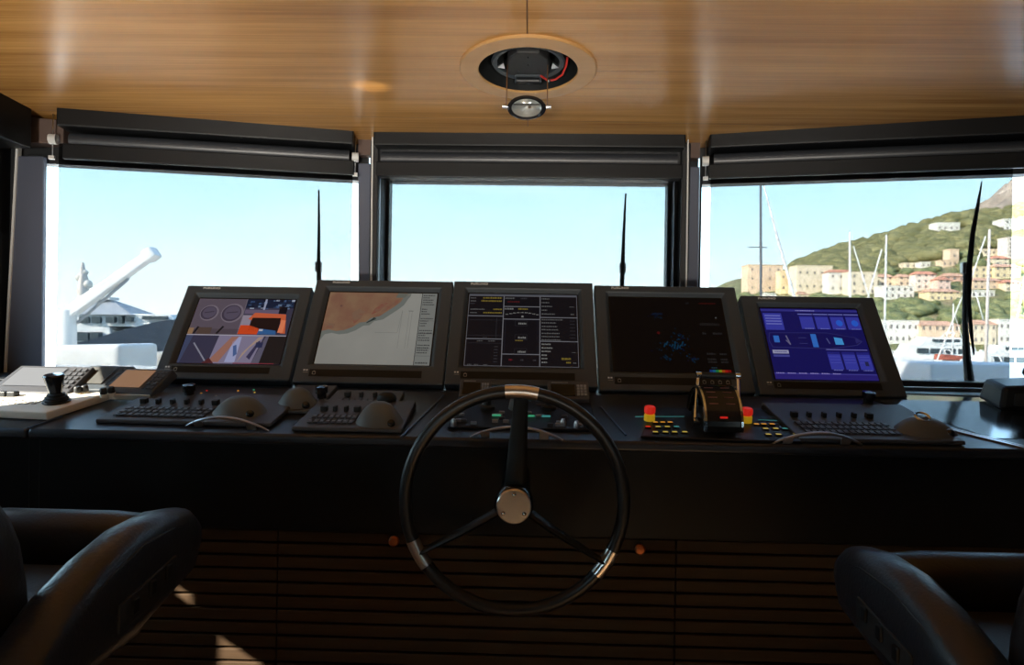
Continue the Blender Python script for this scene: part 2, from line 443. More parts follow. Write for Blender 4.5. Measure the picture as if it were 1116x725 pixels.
# ---- roller blinds
def blind(k, u0, u1, f0, f1, label, plugs=()):
    T = bayT(k); o_, a = BAYS[k]
    c = T @ Vector(((u0 + u1) / 2, -.06, 2.07))
    t = thing('roller_blind', label, 'blind', c, group=None)
    b = MB(); b.T = T; b.box((u0, -.125, 2.205), (u1, .0, 2.30)); b.build('cassette', M['cassette'], t, bevel=.006)
    b = MB(); b.T = T; b.cyl((u0 + .02, -.045, 2.170), (u1 - .02, -.045, 2.170), .030, n=20); b.build('roller_tube', M['rollerm'], t)
    b = MB(); b.T = T; b.box((u0, -.075, Z_TOP), (u1, -.055, 2.152)); b.build('fascia', M['cassette'], t, bevel=.004)
    b = MB(); b.T = T; b.box((f0, -.032, Z_SILL + .004), (f1, -.031, 2.16)); b.build('film', M['film'], t)
    for u in plugs:
        b = MB(); b.T = T; b.cyl((u - .013, -.045, 2.172), (u + .013, -.045, 2.172), .02, n=14); b.build('end_plug', M['wht'], t)
        b = MB(); b.T = T; b.box((u - .01, -.06, Z_TOP - .002), (u + .01, -.05, Z_TOP + .012)); b.build('rail_end', M['wht'], t)
        b = MB(); b.T = T; b.tube([(u, -.05, Z_TOP), (u, -.05, 2.27)], .0022, 6); b.build('guide_wire', M['alu'], t)
    return t
blind('c', bu('c', 406.5, 165, -.125), bu('c', 747.5, 165, -.125), bu('c', 416), bu('c', 737), 'dark roller blind above the middle window, tinted film pulled down')
blind('l', bu('l', 60.5, 150, -.125), bu('l', 385, 165, -.125), bu('l', 63, 250, -.03), bu('l', 383.5, 250, -.03), 'dark roller blind over the left window showing the crane', plugs=(bu('l', 387, 190, -.05), bu('l', 57, 180, -.05)))
blind('r', bu('r', 773.5, 165, -.125), 1.40, bu('r', 773.5, 250, -.03), bu('r', 1101, 340, -.03), 'dark roller blind over the right window showing the hillside', plugs=(bu('r', 769, 185, -.05),))
# short blind on the left side wall
t = thing('roller_blind', 'dark roller blind box at the far left edge beyond the grey pillar', 'blind', (-1.95, 2.3, 2.1))
b = MB(); b.box((-2.055, 1.2, 2.12), (-1.912, 2.47, 2.30)); b.build('cassette', M['cassette'], t, bevel=.006)
b = MB(); b.box((-2.05, 1.2, 1.79), (-2.035, 2.44, 2.12)); b.build('drop', M['cassette'], t, bevel=.003)

# ================================================================== CONSOLE
D0 = Vector((0, 1.72, 1.172)); SL = math.atan2(.078, .43); DN = Vector((0, -math.sin(SL), math.cos(SL)))
def D(px, py): return onplane(px, py, D0, DN)
def desk_z(y): return 1.172 + (y - 1.72) * math.tan(SL)
con = thing('helm_console', 'long black helm console under the front windows with slatted wooden front', 'console', (0, 2.1, 0))
XL, XR = -1.97, 1.97
b = MB()
prof = [(1.765, 1.150), (1.765, .905), (1.80, .905), (1.80, .003), (2.45, .003), (2.45, 1.249), (2.15, 1.247), (1.78, 1.175)]
b.prism(prof, XL, XR); b.build('body', M['black'], con, bevel=.004)
b = MB()
xs = [XL + .01, D(30, 468).x, XR - .01]
b.prism([(1.715, 1.146), (1.715, 1.170), (1.722, 1.1735), (2.15, desk_z(2.15) + .002), (2.24, desk_z(2.15) + .004), (2.24, 1.235), (2.15, 1.235), (1.76, 1.146)], xs[1] + .002, xs[2])
b.build('desk_top', M['desk'], con, bevel=.009, seg=4)
b = MB()
b.prism([(1.715, 1.146), (1.715, 1.170), (1.722, 1.1735), (2.15, desk_z(2.15) + .002), (2.24, desk_z(2.15) + .004), (2.24, 1.235), (2.15, 1.235), (1.76, 1.146)], xs[0], xs[1] - .002)
b.build('desk_top', M['desk'], con, bevel=.009, seg=4)
b = MB(); j = P(303, 650, 1.79).x
for k in range(24):
    z1 = .900 - k * .0362
    for (a, c) in ((-1.95, j - .0015), (j + .0015, .40), (.403, 1.95)):
        b.box((a, 1.782, z1 - .0295), (c, 1.80, z1))
b.build('slatted_front', M['slat'], con, bevel=.0025)
b = MB()
for x in (D(30, 468).x, D(18, 468).x): b.box((x - .0012, 1.7635, .91), (x + .0012, 1.766, 1.145))
b.build('panel_joint', M['rubber'], con)
for (px, py) in ((430, 589), (697, 598)):
    p = P(px, py, 1.772); b = MB()
    b.lathe([(0, -.028), (.010, -.027), (.0145, -.022), (.0145, -.014), (.009, -.010), (.009, .012)], (p.x, 1.782, p.z), (0, 1, 0), 20)
    b.build('knob', M['copper'], con)
# trim strip and glossy side desk on the right
q0, q1 = D(985, 457.5), D(1125, 492)
d = (q1 - q0).normalized(); nn = DN.cross(d).normalized()
b = MB()
for (off, w, h) in ((0, .005, .006), (.017, .0035, .005)):
    c0 = q0 + nn * off; c1 = q1 + nn * off
    b.hexa([c0 - nn * w, c0 + nn * w, c1 + nn * w, c1 - nn * w] + [x + DN * h for x in (c0 - nn * w, c0 + nn * w, c1 + nn * w, c1 - nn * w)])
b.build('edge_trim', M['alu'], con, bevel=.001)
b = MB(); x0 = P(975, 445, 2.2).x
b.prism([(1.80, desk_z(1.80) + .0025), (2.15, desk_z(2.15) + .0045), (2.60, 1.2665), (2.60, 1.263), (2.15, desk_z(2.15) + .002), (1.80, desk_z(1.80) + .0015)], x0, XR - .012)
# keep only the part beyond the trim: shear the left edge along it
for i, v in enumerate(b.v):
    if v.x < x0 + .01:
        t_ = (v.y - q1.y) / (q0.y - q1.y); v.x = q1.x + (q0.x - q1.x) * min(t_, 1.15) + .03
b.build('glossy_side_top', M['blackgloss'], con)
b = MB(); e0 = P(978, 446, 2.45); e1 = P(1080, 446, 2.45); b.box((e0.x, 2.44, 1.262), (e1.x, 2.455, 1.276)); b.build('rear_edge_trim', M['alu'], con, bevel=.001)
# trim between console sections
for (pa, pb) in (((31, 468), (68, 455)), ((484, 432), (437, 478)), ((655, 445), (682, 476))):
    c0, c1 = D(*pa), D(*pb); d = (c1 - c0).normalized(); nn = DN.cross(d).normalized(); w = .0025
    b = MB(); b.hexa([c0 - nn * w + DN * .002, c0 + nn * w + DN * .002, c1 + nn * w + DN * .002, c1 - nn * w + DN * .002] + [x + DN * .006 for x in (c0 - nn * w, c0 + nn * w, c1 + nn * w, c1 - nn * w)])
    b.build('section_trim', mat('blue_grey_trim', (.10, .14, .20), .3, metal=.6), con)
# ================================================================== MONITORS
def lin(*c): return tuple(((x / 255) / 12.92 if x <= 10 else (((x / 255) + .055) / 1.055) ** 2.4) for x in c)
_em = {}
def E(*c):
    if c not in _em: _em[c] = emis('display_colour_%d' % len(_em), lin(*c), .68)
    return _em[c]
TILT = R(34)
class Scr:
    """a display: patches of emitting colour on the glass"""
    def __init__(s, w, h, z0, y=.015):
        s.w, s.h, s.z0, s.y = w, h, z0, y; s.mb = MB(); s.mats = []; s.lv = 0
    def m(s, mt):
        if mt not in s.mats: s.mats.append(mt)
        return s.mats.index(mt)
    def pt(s, u, v): return ((u - .5) * s.w, s.y - s.lv, s.z0 + v * s.h)
    def poly(s, pts, mt, lift=1):
        s.lv = lift * .00035; s.mb.quad([s.pt(u, v) for u, v in pts], s.m(mt))
    def rect(s, u0, v0, u1, v1, mt, lift=1): s.poly([(u0, v0), (u1, v0), (u1, v1), (u0, v1)], mt, lift)
    def disc(s, u, v, r, mt, lift=1, n=20, asp=1.33, ry=None): s.poly([(u + r * math.cos(2 * math.pi * k / n), v + (ry or r * asp) * math.sin(2 * math.pi * k / n)) for k in range(n)], mt, lift)
    def line(s, u0, v0, u1, v1, w, mt, lift=2):
        a = Vector((u0, v0 * .75)); b = Vector((u1, v1 * .75)); d = (b - a).normalized(); n = Vector((-d.y, d.x)) * w / 2
        s.poly([(q.x, q.y / .75) for q in (a - n, a + n, b + n, b - n)], mt, lift)
    def dashes(s, u, v, w, h, mt, lift=2, seed=0):
        rr = random.Random(seed + int(u * 1000) + int(v * 7000)); x = u
        while x < u + w:
            q = rr.uniform(.006, .016); s.rect(x, v, min(x + q, u + w), v + h * rr.uniform(.75, 1), mt, lift); x += q + .004
    def frame(s, u0, v0, u1, v1, w, mt, lift=2):
        s.rect(u0, v0, u1, v0 + w * 1.33, mt, lift); s.rect(u0, v1 - w * 1.33, u1, v1, mt, lift); s.rect(u0, v0, u0 + w, v1, mt, lift); s.rect(u1 - w, v0, u1, v1, mt, lift)
def paint_cctv(s):
    s.rect(0, 0, 1, 1, E(40, 36, 44), 0)
    # upper left: wall with two round portholes
    s.rect(0, .43, .50, 1, E(94, 84, 96), 1)
    s.rect(0, .43, .50, .52, E(82, 72, 82), 2)
    for (u, v, r) in ((.15, .77, .095), (.385, .77, .115)):
        s.disc(u, v, r, E(122, 112, 124), 2); s.disc(u - .006, v, r * .86, E(66, 58, 74), 3); s.disc(u, v + .005, r * .72, E(88, 80, 98), 4)
        s.line(u - r * .5, v, u + r * .5, v + .02, .010, E(60, 52, 66), 5)
    s.line(.29, .44, .34, .56, .022, E(30, 26, 32), 3); s.line(.06, .44, .09, .55, .022, E(30, 26, 32), 3)
    s.rect(.0, .435, .05, .53, E(150, 118, 88), 3); s.rect(.09, .435, .23, .54, E(84, 68, 62), 3)
    # upper right: orange tender in its bay
    s.rect(.505, .43, 1, 1, E(60, 58, 78), 1)
    s.rect(.505, .86, 1, 1, E(24, 34, 58), 2)
    rr = random.Random(3)
    for k in range(34):
        u = rr.uniform(.52, .98); v = rr.uniform(.84, .98); s.rect(u, v, u + rr.uniform(.01, .05), v + rr.uniform(.01, .04), E(*rr.choice([(98, 120, 150), (160, 170, 190), (40, 60, 90), (20, 26, 40), (66, 90, 130)])), 3)
    s.rect(.69, .83, .71, 1, E(160, 165, 190), 4)
    s.rect(.51, .76, .86, .83, E(104, 92, 116), 3); s.rect(.505, .52, .60, .74, E(150, 140, 156), 3)
    s.poly([(.57, .68), (.62, .78), (.94, .76), (.98, .46), (.93, .46), (.90, .66), (.60, .66)], E(206, 98, 62), 4)
    s.poly([(.60, .50), (.61, .70), (.90, .70), (.90, .48)], E(34, 20, 20), 5)
    s.poly([(.505, .44), (.51, .58), (.60, .58), (.71, .53), (.71, .44)], E(212, 74, 34), 5)
    s.poly([(.70, .44), (.71, .53), (.88, .50), (.89, .44)], E(52, 96, 150), 6); s.rect(.71, .49, .75, .52, E(190, 190, 200), 7)
    s.poly([(.90, .47), (.91, .67), (.955, .66), (.955, .47)], E(232, 132, 92), 6)
    s.rect(.86, .77, .94, .88, E(18, 16, 26), 5)
    # lower: passage between hull sides
    s.rect(0, 0, 1, .42, E(58, 56, 78), 1)
    s.poly([(.30, 0), (.33, .42), (.78, .42), (.72, 0)], E(134, 126, 152), 2)
    s.poly([(.29, .02), (.46, .40), (.53, .40), (.40, .02)], E(160, 112, 98), 3)
    s.poly([(.46, .02), (.49, .40), (.56, .40), (.56, .02)], E(164, 168, 206), 3)
    s.poly([(.50, .26), (.53, .28), (.56, .14), (.53, .10)], E(76, 100, 150), 4)
    s.poly([(.58, .02), (.61, .16), (.78, .40), (.73, .40), (.66, .26)], E(172, 148, 136), 4)
    s.poly([(.66, .10), (.74, .34), (.76, .34), (.70, .06)], E(60, 56, 86), 5); s.rect(.72, .24, .79, .32, E(46, 50, 84), 6)
    s.poly([(.80, 0), (.83, .42), (1, .42), (1, 0)], E(34, 29, 30), 4); s.poly([(.72, 0), (.80, .42), (.84, .42), (.80, 0)], E(96, 92, 112), 3)
    s.line(.10, .30, .27, .03, .014, E(140, 140, 156), 4); s.poly([(0, 0), (0, .42), (.07, .42), (.02, 0)], E(66, 74, 104), 3); s.poly([(.24, 0), (.3, .08), (.36, 0)], E(84, 40, 42), 4)
    s.rect(0, .415, 1, .428, E(176, 172, 186), 6); s.rect(.50, .43, .506, 1, E(120, 112, 124), 6)
    s.rect(.55, .0, .95, .012, E(130, 50, 60), 6)
def chart_mat(name, ca, cb, scale):
    m, nt, b, out = nodes(name)
    b.inputs['Base Color'].default_value = (.006, .006, .007, 1); b.inputs['Roughness'].default_value = .25; b.inputs['Specular IOR Level'].default_value = .25
    tc = nt.nodes.new('ShaderNodeTexCoord'); n = nt.nodes.new('ShaderNodeTexNoise'); n.inputs['Scale'].default_value = scale; n.inputs['Detail'].default_value = 6
    nt.links.new(tc.outputs['Object'], n.inputs['Vector'])
    rp = nt.nodes.new('ShaderNodeValToRGB'); e = rp.color_ramp.elements
    e[0].position = .36; e[0].color = (*ca, 1); e[1].position = .62; e[1].color = (*cb, 1)
    nt.links.new(n.outputs['Fac'], rp.inputs['Fac']); nt.links.new(rp.outputs['Color'], b.inputs['Emission Color']); b.inputs['Emission Strength'].default_value = .8
    return m
def paint_chart(s):
    sea = chart_mat('chart_sea', lin(128, 128, 123), lin(140, 140, 134), 3)
    land = chart_mat('chart_land', lin(118, 84, 68), lin(126, 99, 77), 18)
    land2 = chart_mat('chart_built_up', lin(122, 72, 60), lin(116, 90, 74), 30)
    shoal = E(112, 116, 111)
    s.rect(0, 0, 1, 1, sea, 0)
    coast = [(0, .44), (.06, .46), (.13, .44), (.2, .455), (.27, .50), (.33, .565), (.385, .575), (.42, .63), (.5, .66), (.55, .72), (.62, .80), (.67, .87), (.70, .96), (.72, 1)]
    s.poly([(u + .035, v - .045) for u, v in coast] + [(.76, 1), (0, 1), (0, .3)], shoal, 1)
    s.poly(coast + [(0, 1)], land, 2)
    for pts in ([(.03, .48), (.10, .47), (.11, .54), (.05, .55)], [(.24, .70), (.30, .76), (.36, .72), (.33, .62), (.28, .54), (.26, .60)], [(.17, .47), (.25, .49), (.29, .53), (.22, .51)],
                [(.42, .68), (.5, .74), (.56, .86), (.5, .84), (.44, .76)], [(.56, .79), (.64, .85), (.67, .92), (.61, .88)], [(.50, .72), (.55, .74), (.60, .82), (.55, .80)]):
        s.poly(pts, land2, 3)
    s.disc(.13, .80, .012, E(108, 78, 68), 3); s.poly([(.62, .93), (.70, .93), (.74, .99), (.64, 1)], E(104, 106, 98), 3)
    s.poly([(.385, .565), (.45, .60), (.47, .645), (.43, .61)], E(52, 60, 58), 4); s.line(.39, .56, .47, .62, .008, E(40, 46, 46), 4); s.line(.43, .60, .455, .64, .008, E(40, 46, 46), 4)
    g = E(122, 122, 117)
    for u in (.70, .765, .79): s.line(u, .22, u, .74, .003, g, 2)
    s.line(.48, .43, .68, .43, .003, g, 2); s.line(.68, .43, .70, .75, .003, g, 2); s.line(.755, .74, .80, .74, .006, E(100, 101, 98), 2)
    s.rect(.863, 0, 1, 1, E(124, 126, 122), 2); s.rect(.86, 0, .865, 1, E(34, 34, 36), 3)
    dk = E(60, 61, 62); y = .96
    for k, w in enumerate([.11, .06, .10, .09, .11, 0, .05, .05, .08, 0, .115, .07, .06, .05, 0, .115, .115, .06, .1, .1, 0, .11, .1, .1, .09]):
        if w: s.dashes(.875, y, w, .016, dk, 4, k)
        y -= .0335
    s.dashes(.875, .02, .11, .02, dk, 4, 77); s.rect(.865, .60, 1, .603, dk, 4); s.rect(.865, .42, 1, .424, E(30, 30, 32), 4); s.rect(.865, .22, 1, .223, dk, 4); s.rect(.865, .12, 1, .123, dk, 4)
def paint_conning(s):
    s.rect(0, 0, 1, 1, E(19, 17, 22), 0)
    L = E(112, 112, 118); G = E(92, 92, 92); D_ = E(58, 57, 62); Y = E(120, 104, 44); W = E(122, 122, 120)
    s.rect(0, .975, 1, 1, E(82, 84, 92), 2)
    for (u0, v0, u1, v1) in ((0, .68, .325, .975), (0, .36, .325, .68), (0, 0, .325, .36), (.325, .82, .66, .975), (.325, .64, .66, .82), (.325, .16, .66, .64), (.325, 0, .66, .16), (.66, .67, 1, .975), (.66, .34, 1, .67), (.66, 0, 1, .34)):
        s.frame(u0, v0, u1, v1, .0042, L, 2)
    for k, (v, a, wd) in enumerate(((.93, .13, .175), (.885, .115, .19))): s.dashes(.015, v, .05, .018, G, 3, k); s.dashes(a, v, wd, .024, Y, 3, k + 5)
    s.dashes(.015, .85, .04, .016, D_, 3); s.dashes(.02, .765, .13, .018, G, 3); s.dashes(.23, .765, .08, .022, Y, 3); s.dashes(.02, .715, .06, .018, G, 3); s.dashes(.14, .715, .17, .022, Y, 3)
    s.rect(.02, .62, .32, .623, D_, 3); s.rect(.265, .37, .268, .66, D_, 3); s.rect(.01, .405, .32, .408, D_, 3); s.dashes(.15, .375, .04, .012, D_, 3)
    s.rect(.02, .30, .32, .303, D_, 3); s.dashes(.1, .325, .05, .014, G, 3); s.dashes(.2, .325, .06, .014, G, 3)
    for v in (.25, .21, .17, .13, .09, .05): s.dashes(.255, v, .035, .014, D_, 3)
    for u in (.03, .09, .17): s.dashes(u, .012, .035, .012, G, 3)
    s.dashes(.335, .93, .09, .02, G, 3); s.dashes(.48, .93, .06, .02, D_, 3); s.dashes(.36, .88, .11, .02, E(84, 26, 30), 3)
    s.dashes(.335, .775, .08, .024, W, 3); s.dashes(.46, .775, .09, .024, Y, 3)
    for k in range(9):
        u = .345 + k * .035; s.dashes(u, .70 + .028 * math.sin(math.pi * k / 8), .026, .014, W, 3, k)
    s.rect(.49, .665, .51, .69, W, 3)
    s.frame(.345, .17, .64, .63, .002, E(40, 42, 56), 2)
    for v in (.565, .37, .18): s.frame(.435, v - .02, .545, v + .055, .002, D_, 3); s.dashes(.465, v, .07, .028, W, 4)
    s.dashes(.44, .335, .07, .016, Y, 4)
    for u in (.39, .49, .60): s.dashes(u, .075, .03, .022, E(110, 30, 40) if u < .4 else D_, 3)
    for k, v in enumerate((.93, .875, .82, .765, .71)): s.dashes(.675, v, (.07, .07, .1, .05, .12)[k], .018, G, 3, k)
    s.dashes(.93, .82, .045, .01, G, 3); s.dashes(.94, .71, .03, .018, G, 3)
    for k, v in enumerate((.63, .585, .535, .49, .44, .395, .35)): s.dashes(.675, v, (.19, .13, .14, .15, .16, .16, .17)[k], .018, G, 3, k); s.dashes(.93, v - .01, .045, .008, D_, 3, k)
    for k, v in enumerate((.29, .24, .195, .145, .1, .05)): s.dashes(.675, v, (.08, .1, .08, .05, .05, .05)[k], .02, W, 3, k)
    s.dashes(.94, .19, .035, .008, G, 3); s.dashes(.85, .095, .08, .03, Y, 3); s.dashes(.89, .05, .04, .026, Y, 3); s.dashes(.95, .05, .03, .016, G, 3)
def paint_radar(s):
    s.rect(0, 0, 1, 1, E(7, 5, 5), 0); rr = random.Random(11)
    for k in range(150):
        c, wd = rr.choice([((.53, .34), (.10, .07)), ((.53, .34), (.05, .05)), ((.6, .46), (.06, .08)), ((.52, .33), (.16, .12)), ((.68, .17), (.03, .03)), ((.4, .74), (.05, .04)), ((.44, .17), (.05, .05))])
        u = rr.gauss(c[0], wd[0] * .6); v = rr.gauss(c[1], wd[1] * .6); q = rr.uniform(.004, .015)
        b = rr.random(); col = [(5, 22, 40), (6, 32, 50), (7, 40, 62), (6, 16, 44)][int(b * 4)]
        s.poly([(u, v), (u + q, v + q * rr.uniform(-.4, .6)), (u + q * .9, v + q * 1.2), (u + q * rr.uniform(-.3, .3), v + q * 1.5)], E(*col), 1 + k % 3)
    for k in range(9): s.line(.44 + k * .022, .32 + .03 * math.sin(k), .455 + k * .022, .37 + .03 * math.sin(k * 2), .012, E(9, 48, 70), 5)
    s.rect(.37, .76, .46, .785, E(8, 22, 42), 4); s.disc(.405, .51, .014, E(70, 10, 12), 5)
    s.dashes(.80, .925, .15, .016, E(66, 14, 12), 3); g = E(36, 35, 36)
    s.disc(.93, .73, .008, E(80, 80, 80), 3); s.dashes(.78, .62, .17, .04, E(30, 28, 28), 3); s.dashes(.79, .50, .03, .03, g, 3); s.dashes(.88, .50, .08, .03, g, 3)
    for v in (.23, .16, .125): s.dashes(.80, v, .075, .026, g, 3); s.dashes(.91, v, .06, .026, g, 3)
    for k, c in enumerate(((24, 52, 110), (20, 84, 120), (30, 110, 60), (120, 130, 30), (150, 70, 20), (150, 24, 18), (110, 14, 14))): s.rect(.80 + k * .026, .005, .826 + k * .026, .038, E(*c), 3)
    s.dashes(.82, .055, .05, .018, E(30, 50, 60), 3); s.rect(.02, .89, .03, .95, E(20, 16, 16), 2); s.dashes(.68, .92, .03, .03, E(26, 26, 28), 2)
def paint_monitoring(s):
    s.rect(0, 0, 1, 1, E(24, 22, 92), 0); pnl = E(58, 62, 168); hi = E(120, 124, 205); cy = E(52, 112, 204); lo = E(38, 38, 128)
    s.rect(.0, .955, 1, .985, E(52, 50, 138), 1); s.dashes(.36, .962, .2, .014, E(150, 146, 214), 2)
    s.rect(.015, .68, .205, .925, pnl, 1)
    for v in (.88, .84, .80, .76): s.rect(.03, v, .19, v + .014, hi, 2)
    for k in range(4):
        u = .385 + k * .158
        s.rect(u, .70, u + .135, .895, pnl, 1); s.rect(u - .01, .91, u + .14, .922, hi, 2); s.rect(u, .875, u + .135, .895, lo, 2); s.dashes(u + .03, .70, .09, .012, hi, 3)
        if k > 1: s.disc(u + .08, .79, .035, E(44, 96, 214), 3, ry=.045)
    o = E(62, 62, 120)
    s.poly([(.02, .56), (.04, .64), (.62, .65), (.90, .585), (.96, .53), (.90, .475), (.62, .42), (.04, .43), (.02, .51)], E(50, 50, 112), 1)
    s.poly([(.026, .56), (.045, .632), (.62, .642), (.89, .58), (.945, .53), (.89, .48), (.62, .428), (.045, .438), (.026, .51)], E(23, 20, 86), 2)
    s.rect(.07, .50, .125, .595, cy, 3); s.rect(.45, .44, .505, .625, cy, 3); s.poly([(.68, .48), (.68, .585), (.76, .57), (.765, .48)], E(70, 156, 226), 3)
    s.line(.20, .60, .225, .47, .014, E(108, 104, 140), 3); s.line(.605, .57, .625, .49, .012, E(80, 84, 140), 3); s.line(.19, .535, .225, .47, .01, E(108, 104, 140), 3)
    for v in (.49, .57): s.line(.32, v, .40, v, .006, o, 3)
    s.poly([(.89, .50), (.89, .57), (.95, .535)], E(44, 42, 108), 3)
    s.rect(.03, .345, .19, .395, E(156, 156, 190), 2); s.rect(.03, .30, .19, .33, E(70, 72, 150), 2); s.dashes(.05, .362, .12, .016, E(96, 96, 150), 3)
    s.rect(.57, .405, .98, .415, E(118, 116, 190), 2)
    for k in range(3):
        u = .57 + k * .145
        s.rect(u, .14, u + .125, .365, pnl, 1); s.rect(u, .345, u + .125, .38, lo, 2); s.dashes(u + .02, .125, .09, .012, hi, 3)
        for v in (.31, .27, .23): s.rect(u + .01, v, u + .115, v + .005, E(86, 90, 190), 2)
    s.rect(.915, .19, .95, .25, E(40, 42, 84), 3)
    s.rect(.0, .07, 1, .085, E(66, 62, 150), 1); s.rect(0, 0, 1, .07, E(44, 36, 120), 1)
    for k in range(6): s.dashes(.02 + k * .11, .075, .08, .014, E(150, 140, 210), 2, k)
def monitor(px, py, y, W, H, scr, paint, label, keys=0, knobs=()):
    p = P(px, py, y)
    t = thing('helm_monitor', label, 'monitor', p, (-TILT, 0, 0), group='monitors on the helm console')
    u0, u1, z0, z1 = -scr[0] / 2, scr[0] / 2, scr[2], scr[2] + scr[1]
    b = MB(); T = .05; w = W / 2
    # front ring, with an inner slope down to the glass
    o = [(-w, 0), (w, 0), (w, H), (-w, H)]; g = .011
    i1 = [(u0 - g, z0 - g), (u1 + g, z0 - g), (u1 + g, z1 + g), (u0 - g, z1 + g)]; i2 = [(u0, z0), (u1, z0), (u1, z1), (u0, z1)]
    V = [(a, 0, c) for a, c in o] + [(a, 0, c) for a, c in i1] + [(a, .015, c) for a, c in i2] + [(a, T, c) for a, c in o]
    F = []; MI = []
    for k in range(4):
        j = (k + 1) % 4
        F += [(k, j, 4 + j, 4 + k), (4 + k, 4 + j, 8 + j, 8 + k), (j, k, 12 + k, 12 + j)]
    F.append((15, 14, 13, 12)); b.add(V, F)
    b.build('bezel', M['bezel'], t, local=True, bevel=.0045, seg=3, recalc=True)
    b = MB(); b.hexa([(-w + .03, T, .03), (w - .03, T, .03), (w - .07, T + .05, .07), (-w + .07, T + .05, .07), (-w + .03, T, H - .03), (w - .03, T, H - .03), (w - .07, T + .05, H - .07), (-w + .07, T + .05, H - .07)])
    b.build('rear_case', M['bezel'], t, local=True, bevel=.006)
    s = Scr(scr[0], scr[1], z0); s.rect(0, 0, 1, 1, M['off'], 0)
    s.w *= .976; s.z0 += s.h * .008; s.h *= .974; s.y -= .0003; paint(s)
    s.mb.build('screen', s.mats, t, local=True, recalc=False)
    sz0, sz1 = .024, .024 + H * .062
    b = MB(); b.box((-w + .052, -.0012, sz0), (w - .075, .001, sz1)); st = b.build('touch_strip', M['strip'], t, local=True)
    b = MB(); q = -w + .068; zc = (sz0 + sz1) / 2
    def outline(cx, k=.0068, th=.0013):
        b.box((cx - k * .8, -.0022, zc - k), (cx - k * .8 + th, -.0012, zc + k * .7)); b.box((cx + k * .8 - th, -.0022, zc - k), (cx + k * .8, -.0012, zc + k * .7))
        b.box((cx - k * .8, -.0022, zc - k), (cx + k * .8, -.0012, zc - k + th)); b.box((cx - k * .8, -.0022, zc + k * .7 - th), (cx + k * .8, -.0012, zc + k * .7))
        b.box((cx - k * .35, -.0022, zc + k * .7), (cx + k * .35, -.0012, zc + k))
    outline(q)
    b.build('power_key', M['mark'], st, local=True)
    for k in range(keys):
        b = MB(); outline(w - .165 + k * .026); b.build('touch_key', M['mark'], st, local=True)
    for k in range(2):
        b = MB(); b.box((-w + .030 + k * .009, -.0015, sz1 - .006), (-w + .036 + k * .009, .0005, sz1 - .001)); b.build('status_light', M['badge'], t, local=True)
    b = MB(); b.box((-w + .030, -.001, sz1 - .013), (-w + .047, .0005, sz1 - .0115)); b.build('legend_line', M['mark'], t, local=True)
    text_mesh('FURUNO', .0118, 'badge', M['badge'], t, Matrix.Translation((-w + .062, -.0012, H - .0165)) @ Matrix.Rotation(R(90), 4, 'X') @ Matrix.Scale(1.28, 4, (1, 0, 0)), 1.06, .0003)
    # mounting foot between screen and desk
    b = MB(); b.T = Matrix.Translation(p)
    zd = desk_z(min(p.y + .12, 2.15)) - p.z
    b.hexa([(-.11, .06, zd), (.11, .06, zd), (.11, .20, zd), (-.11, .20, zd), (-.11, .09, .08), (.11, .09, .08), (.11, .14, .08), (-.11, .14, .08)])
    ft = b.build('mounting_foot', M['rubber'], t, bevel=.006)
    for (kx, ky) in knobs:
        q = D(kx, ky); b = MB(); b.lathe([(0, 0), (.021, 0), (.021, .010), (.014, .014), (.014, .030), (.019, .033), (.019, .052), (0, .055)], q + DN * .002, DN, n=18)
        b.build('tilt_knob', M['ball'], t)
    return t
monitor(240.2, 413.5, 2.2, .466, .398, (.366, .285, .068), paint_cctv, 'grey helm monitor showing a split security camera picture with an orange boat', knobs=((207, 438),))
monitor(400, 418.0, 2.2, .510, .440, (.408, .318, .080), paint_chart, 'grey helm monitor showing a pale sea chart with a brown coast', knobs=((351, 440),))
monitor(567.5, 420.5, 2.2, .512, .440, (.404, .318, .080), paint_conning, 'grey helm monitor behind the steering wheel showing dark boxes of navigation data')
monitor(738.5, 426.8, 2.2, .515, .442, (.412, .322, .080), paint_radar, 'grey helm monitor with an almost black radar picture, behind the throttle lever', keys=4)
monitor(909.0, 431.5, 2.2, .480, .410, (.352, .304, .066), paint_monitoring, 'grey helm monitor with a bright blue ship systems page', knobs=((945, 446),))

# ================================================================== STEERING WHEEL
WY = 1.5
wc = P(560.3, 546.0, WY); hub = P(560, 552, WY - .055)
t = thing('steering_wheel', 'black leather ship steering wheel with three silver bands on a round steel hub', 'steering wheel', wc)
RW, RT = .2485, .0148
def wp(a, r=RW, y=WY): return Vector((wc.x + r * math.cos(a), y, wc.z + r * math.sin(a)))
b = MB(); b.tube([wp(2 * math.pi * k / 96) for k in range(96)], RT, 16, closed=True); b.build('rim', M['wheel'], t)
BA = [R(87), R(210), R(327)]
for a0 in BA:
    b = MB(); h = .30 if a0 < 2 else .265
    b.tube([wp(a0 - h / 2 + h * k / 8) for k in range(9)], RT + .0009, 20); b.build('band', M['steel'], t)
for a0 in BA:
    b = MB(); pi = Vector((hub.x, WY - .02, hub.z)); po = wp(a0, RW - .008); pts = []; rs = []
    for k in range(9):
        q = k / 8; pts.append(pi.lerp(po, q) + Vector((0, -.012 * math.sin(math.pi * q), 0))); rs.append(.026 - .010 * q)
    b.tube(pts, rs, 12, flat=.36); b.build('spoke', M['carbon'], t)
b = MB(); b.lathe([(0, -.052), (.040, -.052), (.043, -.046), (.043, .0), (.034, .03), (.030, .10), (.036, .12), (.036, .265), (.06, .268), (.06, .29), (0, .29)], (hub.x, WY, hub.z), (0, 1, 0), 32)
b.build('hub', M['blackgloss'], t)
b = MB(); b.lathe([(0, -.060), (.0362, -.060), (.0385, -.0575), (.0385, -.051), (0, -.051)], (hub.x, WY, hub.z), (0, 1, 0), 40); hp = b.build('hub_plate', M['steel'], t)
